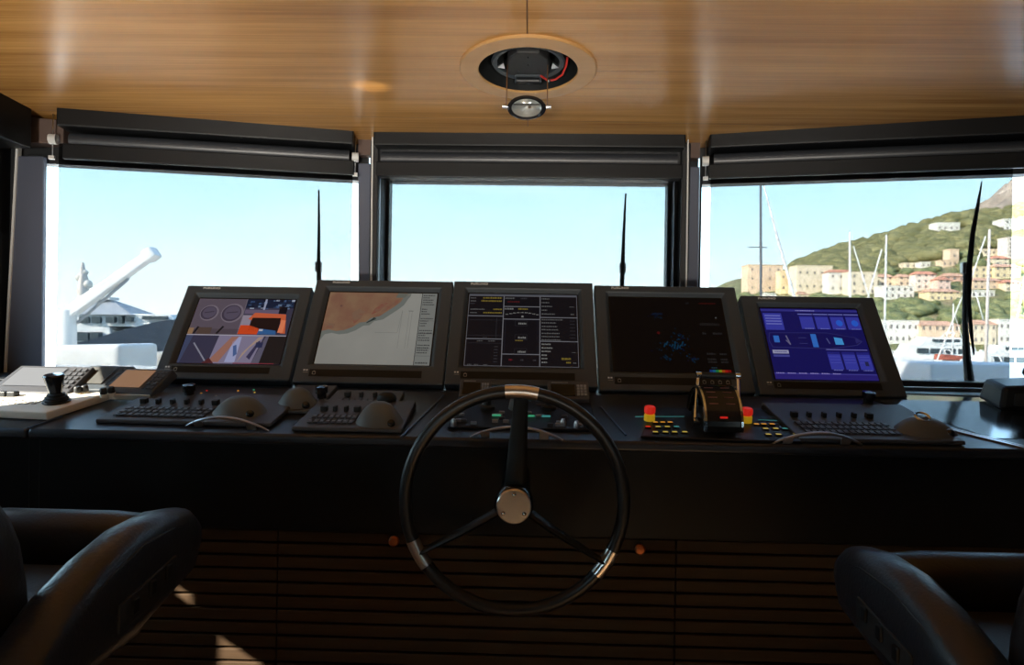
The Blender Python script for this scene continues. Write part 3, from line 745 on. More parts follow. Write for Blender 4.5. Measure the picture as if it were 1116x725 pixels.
for a in (90, 212, 328):
    b = MB(); b.lathe([(0, -.0655), (.0025, -.065), (.0044, -.0635), (.0048, -.060), (0, -.060)], (hub.x + .027 * math.cos(R(a)), WY, hub.z + .027 * math.sin(R(a))), (0, 1, 0), 14)
    b.build('screw', M['chrome'], hp)

# ================================================================== CONTROLS ON THE DESK
def on_desk(name, label, cat, px, py, group=None, yaw=0):
    p = D(px, py); t = thing(name, label, cat, p, (SL, 0, yaw), group); return t, p
def span(pa, pb): return D(*pa), D(*pb)
def key_rows(b, x0, x1, y0, y1, nx, ny, z, h=.003, fill=.74):
    dx = (x1 - x0) / nx; dy = (y1 - y0) / ny
    for i in range(nx):
        for j in range(ny):
            b.box((x0 + dx * (i + (1 - fill) / 2), y0 + dy * (j + (1 - fill) / 2), z), (x0 + dx * (i + (1 + fill) / 2), y0 + dy * (j + (1 + fill) / 2), z + h))
def keyboard(name, label, px0, px1, pyf, pyb, humps, toggles, nkeys, group='control keyboards on the helm desk', vents=True):
    pf0, pf1 = D(px0, pyf[0]), D(px1, pyf[1]); pb_ = D((px0 + px1) / 2, pyb)
    mid = (pf0 + pf1) / 2; w = (pf1 - pf0).length; yaw = math.atan2(pf1.y - pf0.y, pf1.x - pf0.x) * .5
    dp = max(.10, (pb_ - mid).dot(Vector((0, math.cos(SL), math.sin(SL)))))
    t = thing(name, label, 'keyboard', mid + DN * .003, (SL, 0, yaw), group)
    b = MB(); b.hexa([(-w / 2, 0, 0), (w / 2, 0, 0), (w / 2 - .004, dp, 0), (-w / 2 + .004, dp, 0), (-w / 2, .002, .011), (w / 2, .002, .011), (w / 2 - .004, dp - .004, .022), (-w / 2 + .004, dp - .004, .022)])
    b.build('housing', M['panelg'], t, local=True, bevel=.003)
    zt = lambda y: .011 + .011 * y / dp
    xr = w / 2
    free = [h for h in humps]
    k0, k1 = -w / 2 + .03, min([h[0] - h[1] for h in humps] + [w / 2 - .02]) if humps and humps[-1][0] > 0 else w / 2 - .02
    b = MB(); nx, ny = nkeys
    T = Matrix.Translation((0, 0, zt(dp * .2))) @ Matrix.Rotation(math.atan2(.011, dp), 4, 'X'); b.T = T
    key_rows(b, k0, k1, dp * .10, dp * .42, nx, ny, -.0005)
    rr = random.Random(nx)
    for i in range(nx):
        for j in range(ny):
            x = k0 + (k1 - k0) * (i + .5) / nx; y = dp * .10 + dp * .32 * (j + .5) / ny
            b.box((x - .005, y - .0012, .0024), (x + .005 * rr.uniform(.2, 1), y + .0012, .0030), 1)
    b.build('keypad', [M['key'], M['keyt']], t, local=True)
    for k in range(toggles):
        x = k0 + (k1 - k0) * (k + .5) / toggles; b = MB(); y = dp * .56; wd = .010 if 0 < k < toggles - 1 else .018
        b.box((x - wd / 2, y - .006, zt(y) - .001), (x + wd / 2, y + .012, zt(y) + .014)); b.build('rocker_key', M['rubber'], t, local=True, bevel=.002)
    for (hx, hw, hy, hd, hh) in humps:
        b = MB(); n = 26; m = 8; vs = []
        for i in range(m + 1):
            q = i / m; rad = 1 - q ** 1.25 * .86; z = hh * (math.sin(q * math.pi / 2) ** 1.15)
            for k in range(n):
                a = 2 * math.pi * k / n
                vs.append((hx + hw * rad * math.cos(a), hy + hd * rad * math.sin(a) + .25 * hd * q, zt(hy) - .003 + z))
        fs = [(i * n + k, i * n + (k + 1) % n, (i + 1) * n + (k + 1) % n, (i + 1) * n + k) for i in range(m) for k in range(n)] + [tuple(m * n + k for k in range(n))]
        b.add(vs, fs, True); pr = b.build('palm_rest', M['palm'], t, local=True)
        b = MB(); b.ball((hx + hw * .55, hy - hd * .55, zt(hy) + .003), .013, 16); b.build('trackball', M['ball'], t, local=True)
    return t, w, dp
t, w, dp = keyboard('radar_keyboard', 'slate radar keyboard under the security camera monitor, behind the leftmost grab rail', 106, 293, (461, 469), 436, [(.122, .078, .085, .055, .046)], 6, (14, 3))
for k, (px, py, c) in enumerate(((220, 437, 'orangel'), (226, 434, 'redl'), (260, 434, 'orangel'), (278, 436, 'yell'), (236, 440, 'badge'), (277, 433, 'greenl'))):
    b = MB(); q = D(px, py) + DN * .024; b.ball(q, .0035, 8, (1, 1, .6)); b.build('indicator_light', M[c], t)
keyboard('trackball_unit', 'small slate trackball unit with a pale hump, between the two left keyboards', 291, 343, (452, 453), 427, [(.0, .060, .055, .045, .050)], 0, (4, 1))
t, w, dp = keyboard('radar_keyboard', 'slate radar keyboard under the sea chart monitor with a hump at its right end', 318, 438, (471, 474), 444, [(.075, .066, .055, .05, .055)], 4, (8, 2))
t, w, dp = keyboard('chart_keyboard', 'narrow slate keyboard tucked under the sea chart monitor, behind the front keyboard', 352, 432, (447, 449), 433, [], 4, (9, 1))
b = MB(); b.ball((w / 2 - .035, .03, .028), .030, 16, (1, .8, .7)); b.build('rotary_knob', M['rubber'], t, local=True)
keyboard('systems_keyboard', 'slate keyboard with a chrome-ringed trackball under the blue systems monitor', 872, 1052, (484, 486.5), 449, [(.150, .080, .075, .06, .036)], 6, (15, 3))
t = [o for o in bpy.data.objects if o.name.startswith('systems_keyboard')][0]
b = MB(); b.lathe([(.018, 0), (.021, .004), (.018, .007), (.014, .005)], (.145, .085, .046), (0, -.4, .9), 20); b.build('trackball_ring', M['chrome'], t, local=True)
# autopilot rack behind the wheel
pf0, pf1 = D(486, 474), D(654, 480); mid = (pf0 + pf1) / 2; w = (pf1 - pf0).length
t = thing('autopilot_panel', 'dark autopilot panel with small displays and levers behind the steering wheel', 'control panel', mid + DN * .003, (SL, 0, 0))
b = MB(); dp = .36; b.hexa([(-w / 2, .05, 0), (w / 2, .05, 0), (w / 2, dp, 0), (-w / 2, dp, 0), (-w / 2, .05, .006), (w / 2, .05, .006), (w / 2, dp, .02), (-w / 2, dp, .02)]); b.build('base_plate', M['black'], t, local=True, bevel=.002)
for (x0, x1, nm) in ((-w / 2 + .004, -w / 2 + .10, 0), (w / 2 - .13, w / 2 - .004, 1)):
    b = MB(); b.hexa([(x0, .27, .012), (x1, .27, .012), (x1, .36, .012), (x0, .36, .012), (x0, .27, .028), (x1, .27, .028), (x1, .345, .062), (x0, .345, .062)]); h = b.build('display_housing', M['panelg'], t, local=True, bevel=.003)
    T = Matrix.Translation((x0, .27, .028)) @ Matrix.Rotation(math.atan2(.034, .075), 4, 'X'); ww = x1 - x0
    b = MB(); b.T = T; b.box((.010, .012, .0005), (ww * .66, .066, .002)); b.build('display', M['off'], h, local=True)
    b = MB(); b.T = T; b.box((.012, .073, .0005), (ww * .5, .076, .002)); b.build('legend', M['keyt'], h, local=True)
    b = MB(); b.T = T; key_rows(b, ww * .70, ww - .006, .012, .066, 3, 4, .0, .003); b.build('keypad', M['keyt'], h, local=True)
for (x, y) in ((-.105, .20), (.075, .21)):
    b = MB(); b.lathe([(.0, .010), (.022, .010), (.022, .022), (.012, .026), (.010, .050), (.014, .054), (.013, .062), (0, .064)], (x, y, 0), n=18); b.build('tiller_knob', M['rubber'], t, local=True)
b = MB(); b.tube([(-.03, .20, .015), (-.026, .19, .05), (-.012, .175, .062), (.01, .17, .058), (.022, .172, .05)], [.014, .012, .010, .009, .006], 12); b.build('tiller_lever', mat('grey_lever', (.20, .24, .27), .35), t, local=True)
rr = random.Random(5)
for k in range(26):
    x = rr.uniform(-w / 2 + .02, w / 2 - .02); y = rr.choice([.07, .09, .115, .14, .165, .24]); c = rr.choice(['key', 'keyt', 'key', 'keyt', 'mark', 'key'])
    b = MB(); b.box((x - .008, y - .004, .006), (x + .008, y + .004, .014 + y * .02)); b.build('push_button', M[c], t, local=True, bevel=.001, seg=1)
for x in (-.075, .02, .065): 
    b = MB(); b.box((x - .012, .132, .012), (x + .012, .137, .0165)); b.build('indicator_light', M['greenl'] if x < .06 else M['teall'], t, local=True)
for (x, y, z) in ((-w / 2 + .015, .055, .012), (.11, .075, .012), (.145, .06, .012)):
    b = MB(); b.lathe([(0, 0), (.008, 0), (.008, .012), (.005, .02), (0, .021)], (x, y, z - .006), n=12); b.build('toggle_switch', M['alu'], t, local=True)
# grab rails
def rail(label, pa, pm, pb):
    a, c, m = D(*pa), D(*pb), D(*pm)
    t = thing('grab_rail', label, 'rail', (a + c) / 2, (SL, 0, 0), group='grey grab rails along the desk edge')
    ax = (c - a); L = ax.length; up = Vector((0, -.55, .83)); n = 15
    pts = []
    for k in range(n):
        q = k / (n - 1); pts.append(a + ax * q + up * (.040 * math.sin(math.pi * q) ** .8))
    b = MB(); b.tube(pts, [.0040 + .0022 * math.sin(math.pi * k / (n - 1)) for k in range(n)], 10, flat=.7); b.build('bar', M['handle'], t)
    for s in (.16, .80):
        q = a + ax * s; top = q + up * (.040 * math.sin(math.pi * s) ** .8); b = MB()
        b.hexa([q + Vector((-.012, -.004, 0)), q + Vector((.012, -.004, 0)), q + Vector((.010, .008, 0)), q + Vector((-.010, .008, 0)), top + Vector((-.014, -.003, 0)), top + Vector((.014, -.003, 0)), top + Vector((.012, .004, 0)), top + Vector((-.012, .004, 0))])
        b.build('foot', M['handle'], t, bevel=.002)
rail('slim grey grab rail in front of the left radar keyboard', (203, 465), (250, 455), (293, 470))
rail('slim grey grab rail behind the steering wheel', (513, 476.5), (563, 463), (613, 480))
rail('slim grey grab rail right of the throttle, by the systems keyboard', (842, 483.5), (888, 470), (940, 486))
# ---- engine control panel, throttle, emergency stops
c00, c10 = D(698, 479), D(874, 485); c01, c11 = D(712, 447), D(848, 450)
t = thing('engine_control_panel', 'black engine control panel with rows of lit amber keys under the throttle', 'control panel', (c00 + c10) / 2, (SL, 0, 0))
b = MB(); b.hexa([c00 + DN * .003, c10 + DN * .003, c11 + DN * .003, c01 + DN * .003] + [x + DN * .009 for x in (c00, c10, c11, c01)]); b.build('plate', M['black'], t, bevel=.002)
rows = [((714, 722, 730), 465, 'orangel'), ((706,), 470, 'redl'), ((717, 727), 470, 'yell'), ((737,), 470, 'teall'), ((714, 725, 735, 746), 475.8, 'yell'),
        ((824, 832, 841), 467, 'orangel'), ((834, 845), 472, 'yell'), ((855,), 472, 'teall'), ((837, 848, 867), 478.4, 'yell')]
for xs_, py, c in rows:
    for px in xs_:
        q = D(px, py) + DN * .009; b = MB(); b.T = Matrix.Translation(q) @ Matrix.Rotation(SL, 4, 'X')
        b.box((-.0085, -.006, 0), (.0085, .006, .004)); k = b.build('key', M['black'], t, bevel=.001, seg=1)
        b = MB(); b.T = Matrix.Translation(q) @ Matrix.Rotation(SL, 4, 'X'); b.box((-.0065, -.0042, .004), (.0065, .0042, .0046)); b.build('key_light', M[c], k)
for (pa, pb) in (((692, 457.5), (745, 457.5)), ((826, 461), (870, 463))):
    a, c = D(*pa) + DN * .009, D(*pb) + DN * .009; b = MB(); b.tube([a, c], .0012, 6); b.build('panel_line', M['teall'], t)
for (px, py, lb) in ((707.5, 461.5, 'red and yellow emergency stop button left of the throttle'), (813, 463.5, 'red and yellow emergency stop button right of the throttle')):
    p = D(px, py) + DN * .009
    t = thing('emergency_stop_button', lb, 'button', p, (SL, 0, 0), group='emergency stop buttons beside the throttle')
    b = MB(); b.lathe([(0, 0), (.0155, 0), (.0155, .017), (.012, .020), (0, .020)], (0, 0, 0), n=20); b.build('collar', M['yellow'], t, local=True)
    b = MB(); b.lathe([(0, .020), (.0125, .020), (.0158, .024), (.0158, .037), (.013, .041), (0, .042)], (0, 0, 0), n=20); b.build('cap', M['red'], t, local=True)
p = D(790, 480) + DN * .009
t = thing('throttle_control', 'black arched engine throttle with chrome rims and a twin-arm lever', 'throttle', p, (SL, 0, 0))
A, B, cy = .105, .098, .118; hw = .0475
def arc(r0, r1, x0, x1, n=22, a0=2, a1=178):
    vs = []
    for k in range(n + 1):
        a = R(a0 + (a1 - a0) * k / n); c, s_ = -math.cos(a), math.sin(a)
        for (ra, x) in ((r0, x0), (r0, x1), (r1, x1), (r1, x0)): vs.append((x, cy + (A + ra) * c, max(-.004, .006 + (B + ra) * s_)))
    fs = [(0, 1, 2, 3), (4 * n + 3, 4 * n + 2, 4 * n + 1, 4 * n)]
    for k in range(n):
        for q in range(4): fs.append((4 * k + q, 4 * k + (q + 1) % 4, 4 * k + 4 + (q + 1) % 4, 4 * k + 4 + q))
    return vs, fs
b = MB(); b.add(*arc(-.020, 0, -hw, hw), smooth=False); b.build('arched_cover', M['blackgloss'], t, local=True)
b = MB(); b.box((-hw + .004, cy - A + .03, -.004), (hw - .004, cy + A - .03, .03)); b.build('core', M['rubber'], t, local=True, bevel=.004)
for sx in (-1, 1):
    b = MB(); b.add(*arc(-.004, .0035, sx * hw - .003, sx * hw + .003)); b.build('chrome_rim', M['chrome'], t, local=True)
for k, (a, wd) in enumerate(((24, .016), (46, .03), (58, .034), (70, .034), (84, .03))):
    for sx in ((-1, 1) if wd > .02 else (0,)):
        aa = R(a); c, s_ = -math.cos(aa), math.sin(aa); b = MB()
        T = Matrix.Translation((sx * .022, cy + (A + .0006) * c, .006 + (B + .0006) * s_)) @ Matrix.Rotation(R(90 - a) if True else 0, 4, 'X')
        b.T = T; L = .012 if sx else .010; b.box((-L, -.0012 if sx else -.0026, -.0004), (L, .0012 if sx else .0026, .0006)); b.build('scale_mark', M['redl'] if sx == 0 else mat('dim_red_scale', (.20, .07, .06), .5), t, local=True)
piv = D(754, 462) + DN * .012
Tinv = world(t).inverted()
gl, gr = Tinv @ P(761, 409, 1.885), Tinv @ P(804, 410, 1.885)
for g, sx in ((gl, -1), (gr, 1)):
    base = Vector((sx * (hw + .014), cy - .045 if sx < 0 else cy - .03, .018))
    b = MB(); b.tube([base, base.lerp(g, .5) + Vector((sx * .001, 0, 0)), g], [.0052, .0042, .0042], 10, flat=.6); lv = b.build('lever_arm', M['chrome'], t, local=True)
    b = MB(); b.tube([base + Vector((-sx * .012, 0, 0)), base + Vector((sx * .006, 0, 0))], .011, 14); b.build('pivot', M['chrome'], lv, local=True)
b = MB(); b.tube([gl, gr], .0092, 14); gp = b.build('grip', M['rubber'], t, local=True)
for g, q in ((gl, gr), (gr, gl)):
    d = (q - g).normalized(); b = MB(); b.tube([g - d * .006, g + d * .008], .0098, 14); b.build('grip_end', M['chrome'], gp, local=True)

# ================================================================== LEFT WING OF THE DESK
pts = [D(-60, 454), D(52, 459.5), D(122, 436.5), D(-30, 434)]
t = thing('thruster_controller', 'sunlit white bow thruster panel with small dark keys at the left end of the desk', 'control panel', (pts[0] + pts[1]) / 2, (0, 0, 0))
b = MB(); b.hexa([x + DN * .003 for x in pts] + [x + DN * .026 for x in pts]); b.build('plate', M['white'], t, bevel=.004)
T0 = Matrix.Translation(D(-5, 450) + DN * .026) @ Matrix.Rotation(SL, 4, 'X')
b = MB(); b.T = T0; key_rows(b, -.04, .12, .0, .045, 8, 3, 0, .0015, .55); b.build('keypad', M['mark'], t)
p = D(63, 448) + DN * .026
t = thing('joystick', 'black joystick with a ribbed boot on the white panel', 'joystick', p, (SL, 0, 0))
b = MB(); b.lathe([(0, 0), (.034, 0), (.036, .004), (.030, .007), (.033, .011), (.027, .014), (.029, .018), (.022, .021), (.024, .025), (.018, .028), (0, .028)], (0, 0, 0), n=24); b.build('boot', M['rubber'], t, local=True)
b = MB(); b.lathe([(.016, .026), (.017, .035), (.021, .05), (.025, .068), (.027, .078), (.024, .083), (0, .084)], (0, 0, 0), n=24); b.build('grip', M['ball'], t, local=True)
for (px, py, lb) in ((86, 438.5, 'small black knob on the white panel, first from the joystick'), (94, 437, 'small black knob on the white panel, second from the joystick'), (114, 440, 'small black knob with pale base, third from the joystick'), (122.5, 438.5, 'small black knob with pale base, furthest from the joystick')):
    p = D(px, py) + DN * .02
    t = thing('dimmer_knob', lb, 'knob', p, (SL, 0, 0), group='small knobs on the white panel')
    b = MB(); b.lathe([(0, 0), (.011, 0), (.011, .010), (0, .010)], (0, 0, 0), n=16); b.build('base', M['white'], t, local=True)
    b = MB(); b.lathe([(.009, .010), (.0105, .013), (.0095, .026), (.007, .029), (0, .029)], (0, 0, 0), n=16); b.build('cap', M['rubber'], t, local=True)
def console_display(pc, label, w, d, body, scrm, yaw=0, side=None):
    p = D(*pc)
    t = thing('console_display', label, 'display', p + DN * .003, (SL + R(19), 0, yaw), group='small display units on the left desk')
    b = MB(); b.hexa([(-w / 2, 0, 0), (w / 2, 0, 0), (w / 2, d, 0), (-w / 2, d, 0), (-w / 2, .003, .026), (w / 2, .003, .026), (w / 2 - .006, d - .004, .030), (-w / 2 + .006, d - .004, .030)]); b.build('housing', body, t, local=True, bevel=.004)
    T = Matrix.Translation((0, 0, .0285)) @ Matrix.Rotation(math.atan2(.004, d), 4, 'X')
    b = MB(); b.T = T; b.box((-w * .40, d * .22, 0), (w * .18, d * .86, .0015)); b.build('screen', scrm, t, local=True)
    b = MB(); b.T = T; key_rows(b, w * .24, w * .46, d * .15, d * .88, 3, 5, 0, .002, .7); b.build('keypad', M['key'], t, local=True)
    if side:
        b = MB(); b.box((-w / 2 + .004, -.0012, .004), (w / 2 - .004, .003, .0235)); b.build('front_edge', side, t, local=True, bevel=.001)
    return t
console_display((32, 437), 'sunlit grey display unit at the far left of the desk', .255, .15, M['panelg'], mat('bright_display', (.05, .05, .05), .12, emit=lin(196, 200, 205), estr=.55), R(-2), M['palm'])
console_display((97, 434), 'black display unit with a blank grey screen behind the joystick', .165, .14, M['bezel'], mat('grey_display', (.09, .09, .085), .2), R(-4))
console_display((138, 438), 'display unit with a tan reflection put into its glowing screen, beside the leftmost monitor', .175, .14, M['bezel'], mat('tan_reflection_glow', (.05, .05, .05), .2, emit=lin(150, 112, 82), estr=.8), R(-6), M['white'])  # reflective screen: its tan reflection is put in as emitted colour
for px, lb in ((5, 'black square push key at the left edge of the photo'), (15.5, 'black square push key beside the grey display unit')):
    p = D(px, 441) + DN * .027; b = MB(); b.cbox((p.x, p.y, p.z), (.026, .022, .028)); o = b.build('push_key', M['rubber'], bevel=.004); tag(o, lb, 'button', 'black push keys')
# equipment at the right end of the desk
p = P(1120, 455, 2.05)
t = thing('radio_unit', 'black boxy radio unit at the right end of the desk', 'radio', (p.x, p.y, desk_z(p.y)), (SL, 0, R(-8)))
b = MB(); b.hexa([(-.075, 0, .004), (.16, 0, .004), (.16, .14, .004), (-.075, .14, .004), (-.065, .015, .075), (.16, .015, .088), (.16, .13, .088), (-.065, .13, .075)]); b.build('case', M['black'], t, local=True, bevel=.012)
b = MB(); b.lathe([(0, 0), (.010, 0), (.012, .02), (.020, .03), (.018, .045), (0, .048)], (.02, .05, .08), n=14); b.build('knob', M['rubber'], t, local=True)
b = MB(); b.box((-.04, -.002, .02), (.10, .006, .06)); b.build('faceplate', M['rubber'], t, local=True, bevel=.002)

# ================================================================== CEILING SPOTLIGHT
CT = Matrix.Translation((LX, LY, ceil_z(LY))) @ Matrix.Rotation(-math.atan(.061), 4, 'X')
t = thing('ceiling_spotlight', 'round recessed ceiling searchlight with oak ring, black inside and a hanging lamp', 'spotlight', CT.translation, (-math.atan(.061), 0, 0))
b = MB(); b.lathe([(RI, -.002), (RI, -.007), (RI + .002, -.009), (RO - .003, -.009), (RO, -.006), (RO, .0), (RI, -.002)], (0, 0, 0), n=72); b.build('trim_ring', M['ringwood'], t, local=True)
b = MB(); b.lathe([(RI + .002, -.004), (RI + .004, .15), (0, .15), (0, .153), (RI + .008, .153), (RI + .006, -.004)], (0, 0, 0), n=48); b.build('recess_can', M['rubber'], t, local=True)
b = MB(); b.lathe([(.100, .016), (.113, .012), (.118, .020), (.113, .030), (.100, .030), (.100, .016)], (0, -.005, 0), n=40); b.build('gimbal_ring', M['bezel'], t, local=True)
b = MB(); b.prismz([(-.070, .04), (-.062, -.055), (-.035, -.095), (.035, -.095), (.062, -.055), (.070, .04), (.055, .062), (-.055, .062)], .006, .06); md = b.build('motor_box', M['soft'], t, local=True, bevel=.005)
for (x, y) in ((0, -.070), (0, -.020), (-.030, .022), (.030, .022)):
    b = MB(); b.lathe([(0, -.004), (.0028, -.003), (.0035, 0), (0, .001)], (x, y, .005), n=10); b.build('screw', M['chrome'], md, local=True)
for sx in (-1, 1):
    b = MB(); b.prismz([(sx * .074, .012), (sx * .098, .004), (sx * .078, -.028)], .006, .012); b.build('bracket_tab', M['alu'], t, local=True)
b = MB(); b.tube([(-.040, .085, -.004), (-.040, .055, .004), (.040, .055, .004), (.040, .085, -.004)], .0055, 8); b.build('lamp_yoke', M['bezel'], t, local=True)
b = MB(); b.cyl((-.038, .080, -.002), (.038, .080, -.002), .010, n=12); b.build('yoke_roller', M['dark'], t, local=True)
b = MB(); b.tube([(.040, .050, .002), (.055, .062, -.002), (.066, .078, -.003), (.09, .078, .002), (.112, .055, .008), (.122, .02, .02), (.125, .0, .04)], .0034, 8); b.build('red_wire', M['redwire'], t, local=True)
b = MB(); b.tube([(.063, .077, -.003), (.073, .079, -.002)], .0042, 8); b.build('wire_splice', M['alu'], t, local=True)
# the oval lamp itself, hanging in front of the ring
lp = P(574, 116.5, 2.03)
TI = world(t).inverted(); lc = TI @ lp; ax = Vector((0, -.80, -.60)).normalized(); upv = Vector((1, 0, 0)).cross(ax).normalized()
def oval(b, k=.60):
    for v in b.v:
        d = (v - lc).dot(upv); v -= upv * d * (1 - k)
    return b
hd = MB(); hd.lathe([(0, -.050), (.026, -.046), (.045, -.028), (.055, -.004), (.0595, .006), (.0595, .014), (.054, .018), (.046, .015), (.045, .009)], lc, ax, 40); lh = oval(hd).build('lamp_housing', M['blackgloss'], t, local=True)
b = MB(); b.lathe([(0, -.006), (.018, -.002), (.036, .006), (.046, .0135)], lc, ax, 36); oval(b).build('reflector', mat('lamp_reflector', (.75, .77, .76), .22, metal=.7), lh, local=True)
b = MB(); b.lathe([(.0455, .0135), (.036, .0165), (.018, .019), (0, .0195)], lc, ax, 36); oval(b).build('lens', sheet('clear_lamp_glass', (.9, .92, .92), .08, .03), lh, local=True)
b = MB(); b.ball(lc + ax * .004 + Vector((.009, 0, .001)), .0055, 10); b.build('bulb', M['dark'], lh, local=True)
b = MB(); b.tube([lc + ax * .0195 + upv * -.012 + Vector((-.04, 0, 0)), lc + ax * .0205 + upv * -.012, lc + ax * .0195 + upv * -.012 + Vector((.04, 0, 0))], .0022, 6); b.build('lens_bar', M['rubber'], lh, local=True)
for sx in (-1, 1):
    c = lc + Vector((sx * .059, 0, 0)); b = MB(); b.tube([c, c + Vector((sx * .016, 0, 0))], .0052, 12); b.build('pivot_bolt', M['alu'], lh, local=True)
    b = MB(); b.tube([c + Vector((sx * .004, 0, 0)), Vector((c.x + sx * .004, lc.y + .03, -.006))], .0018, 6); b.build('hanger_wire', M['seam'], lh, local=True)
# ================================================================== HELM CHAIRS
def loft(b, secs, n=20, p=3.2, cap=True, mi=0):
    """secs: list of (y, xc, zc, half width, half height) -> super-elliptic sections along y"""
    vs = []
    for (y, xc, zc, hw_, hh) in secs:
        for k in range(n):
            a = 2 * math.pi * k / n; c, s_ = math.cos(a), math.sin(a)
            vs.append((xc + hw_ * math.copysign(abs(c) ** (2 / p), c), y, zc + hh * math.copysign(abs(s_) ** (2 / p), s_)))
    m = len(secs)
    fs = [(i * n + k, i * n + (k + 1) % n, (i + 1) * n + (k + 1) % n, (i + 1) * n + k) for i in range(m - 1) for k in range(n)]
    if cap: fs += [tuple(range(n))[::-1], tuple((m - 1) * n + k for k in range(n))]
    return b.add(vs, fs, True, mi)
def chair(cx, dz, label, s):
    """s: +1 when the inner arm (towards the wheel) is on the +x side"""
    t = thing('helm_chair', label, 'chair', (cx, 1.15, 0), group='black leather helm chairs')
    b = MB(); tops = [(.80, .955), (.84, .985), (.90, 1.026), (.943, 1.056), (1.02, 1.086), (1.11, 1.107), (1.206, 1.108), (1.284, 1.094), (1.318, 1.066)]
    for side in (-1, 1):
        x = cx + side * .283; b = MB(); secs = [(.775, x, .93 + dz, .012, .012)]
        for i, (y, zt) in enumerate(tops):
            zb = .915 + .05 * max(0, (y - 1.1)) / .2; hw_ = .046 if 0 < i < len(tops) - 1 else .036
            if i == len(tops) - 1: zb += .03
            secs.append((y, x, (zt + zb) / 2 + dz, hw_, (zt - zb) / 2))
        secs.append((1.336, x, 1.02 + dz, .022, .035)); secs.append((1.342, x, 1.02 + dz, .008, .012))
        loft(b, secs, 24, 3.0); am = b.build('armrest', M['leather'], t)
        # stitched seam and adjusters on the side facing the wheel
        xi = x - side * 0 + (.0462 if (side * s > 0 and s > 0) or (side > 0) else -.0462)
        b = MB(); pts = [(xi - math.copysign(.006, xi - x), y, zt - .030 + dz) for y, zt in tops[1:-1]]; b.tube(pts, .0022, 6); b.build('stitched_seam', M['rubber'], am)
        b = MB(); zc = .985 + dz
        b.hexa([(xi - .003, 1.03, zc - .025), (xi + .003, 1.03, zc - .025), (xi + .003, 1.20, zc - .01), (xi - .003, 1.20, zc - .01), (xi - .003, 1.03, zc + .02), (xi + .003, 1.03, zc + .02), (xi + .003, 1.20, zc + .045), (xi - .003, 1.20, zc + .045)])
        sp = b.build('switch_plate', M['soft'], am, bevel=.002)
        for y in (1.07, 1.12, 1.17):
            b = MB(); b.cbox((xi, y, zc + .005 + (y - 1.07) * .2), (.016, .018, .026)); b.build('switch', M['black'], sp, bevel=.003)
    b = MB(); hw_ = .232
    secs = [(-hw_ + .0, .02), (-hw_ + .03, .9), (-hw_ / 2, 1), (0, 1.0), (hw_ / 2, 1), (hw_ - .03, .9), (hw_, .02)]
    vs = []; n = 22
    for x, q in secs:
        for k in range(n):
            a = 2 * math.pi * k / n; vs.append((cx + x, 1.355 + .060 * q * math.cos(a), .998 + dz + .066 * q * math.sin(a)))
    fs = [(i * n + k, i * n + (k + 1) % n, (i + 1) * n + (k + 1) % n, (i + 1) * n + k) for i in range(len(secs) - 1) for k in range(n)] + [tuple(range(n)), tuple((len(secs) - 1) * n + k for k in range(n))]
    b.add(vs, fs, True); b.build('thigh_bolster', M['leather'], t)
    b = MB(); loft(b, [(.90, cx, .90 + dz, .18, .04), (.93, cx, .90 + dz, .228, .07), (1.1, cx, .905 + dz, .232, .078), (1.27, cx, .905 + dz, .232, .075), (1.30, cx, .90 + dz, .22, .06), (1.305, cx, .9 + dz, .2, .04)], 26, 5); b.build('seat', M['leather2'], t)
    # backrest: rounded slab, leaning a little
    b = MB(); n = 28; vs = []
    for (yo, q) in ((0, .86), (.012, .96), (.045, 1.0), (.085, .985), (.108, .93), (.118, .82)):
        for k in range(n):
            a = 2 * math.pi * k / n; c, s_ = math.cos(a), math.sin(a)
            x = .236 * q * math.copysign(abs(c) ** .62, c); z = .19 * (q if s_ > 0 else 1) * math.copysign(abs(s_) ** .7, s_)
            vs.append((cx + x, .872 + yo - z * .16, 1.06 + dz + z))
    fs = [(i * n + k, i * n + (k + 1) % n, (i + 1) * n + (k + 1) % n, (i + 1) * n + k) for i in range(5) for k in range(n)] + [tuple(range(n)), tuple(5 * n + k for k in range(n))]
    b.add(vs, fs, True); b.build('backrest', M['leather2'], t)
    b = MB(); b.lathe([(0, .0), (.20, 0), (.20, .02), (.07, .05), (.055, .08), (.055, .80 + dz), (.12, .83 + dz), (0, .84 + dz)], (cx, 1.08, 0.001), n=28); b.build('pedestal', M['black'], t)
    b = MB(); b.tube([(cx - .14, 1.12, .42), (cx - .14, 1.40, .40), (cx + .14, 1.40, .40), (cx + .14, 1.12, .42), (cx - .14, 1.12, .42)], .014, 10); b.build('footrest', M['alu'], t)
    return t
chair(-.975, 0, 'black leather helm chair left of the wheel, near the sunlit slats', 1)
chair(.925, -.042, 'black leather helm chair right of the wheel in deep shadow', -1)

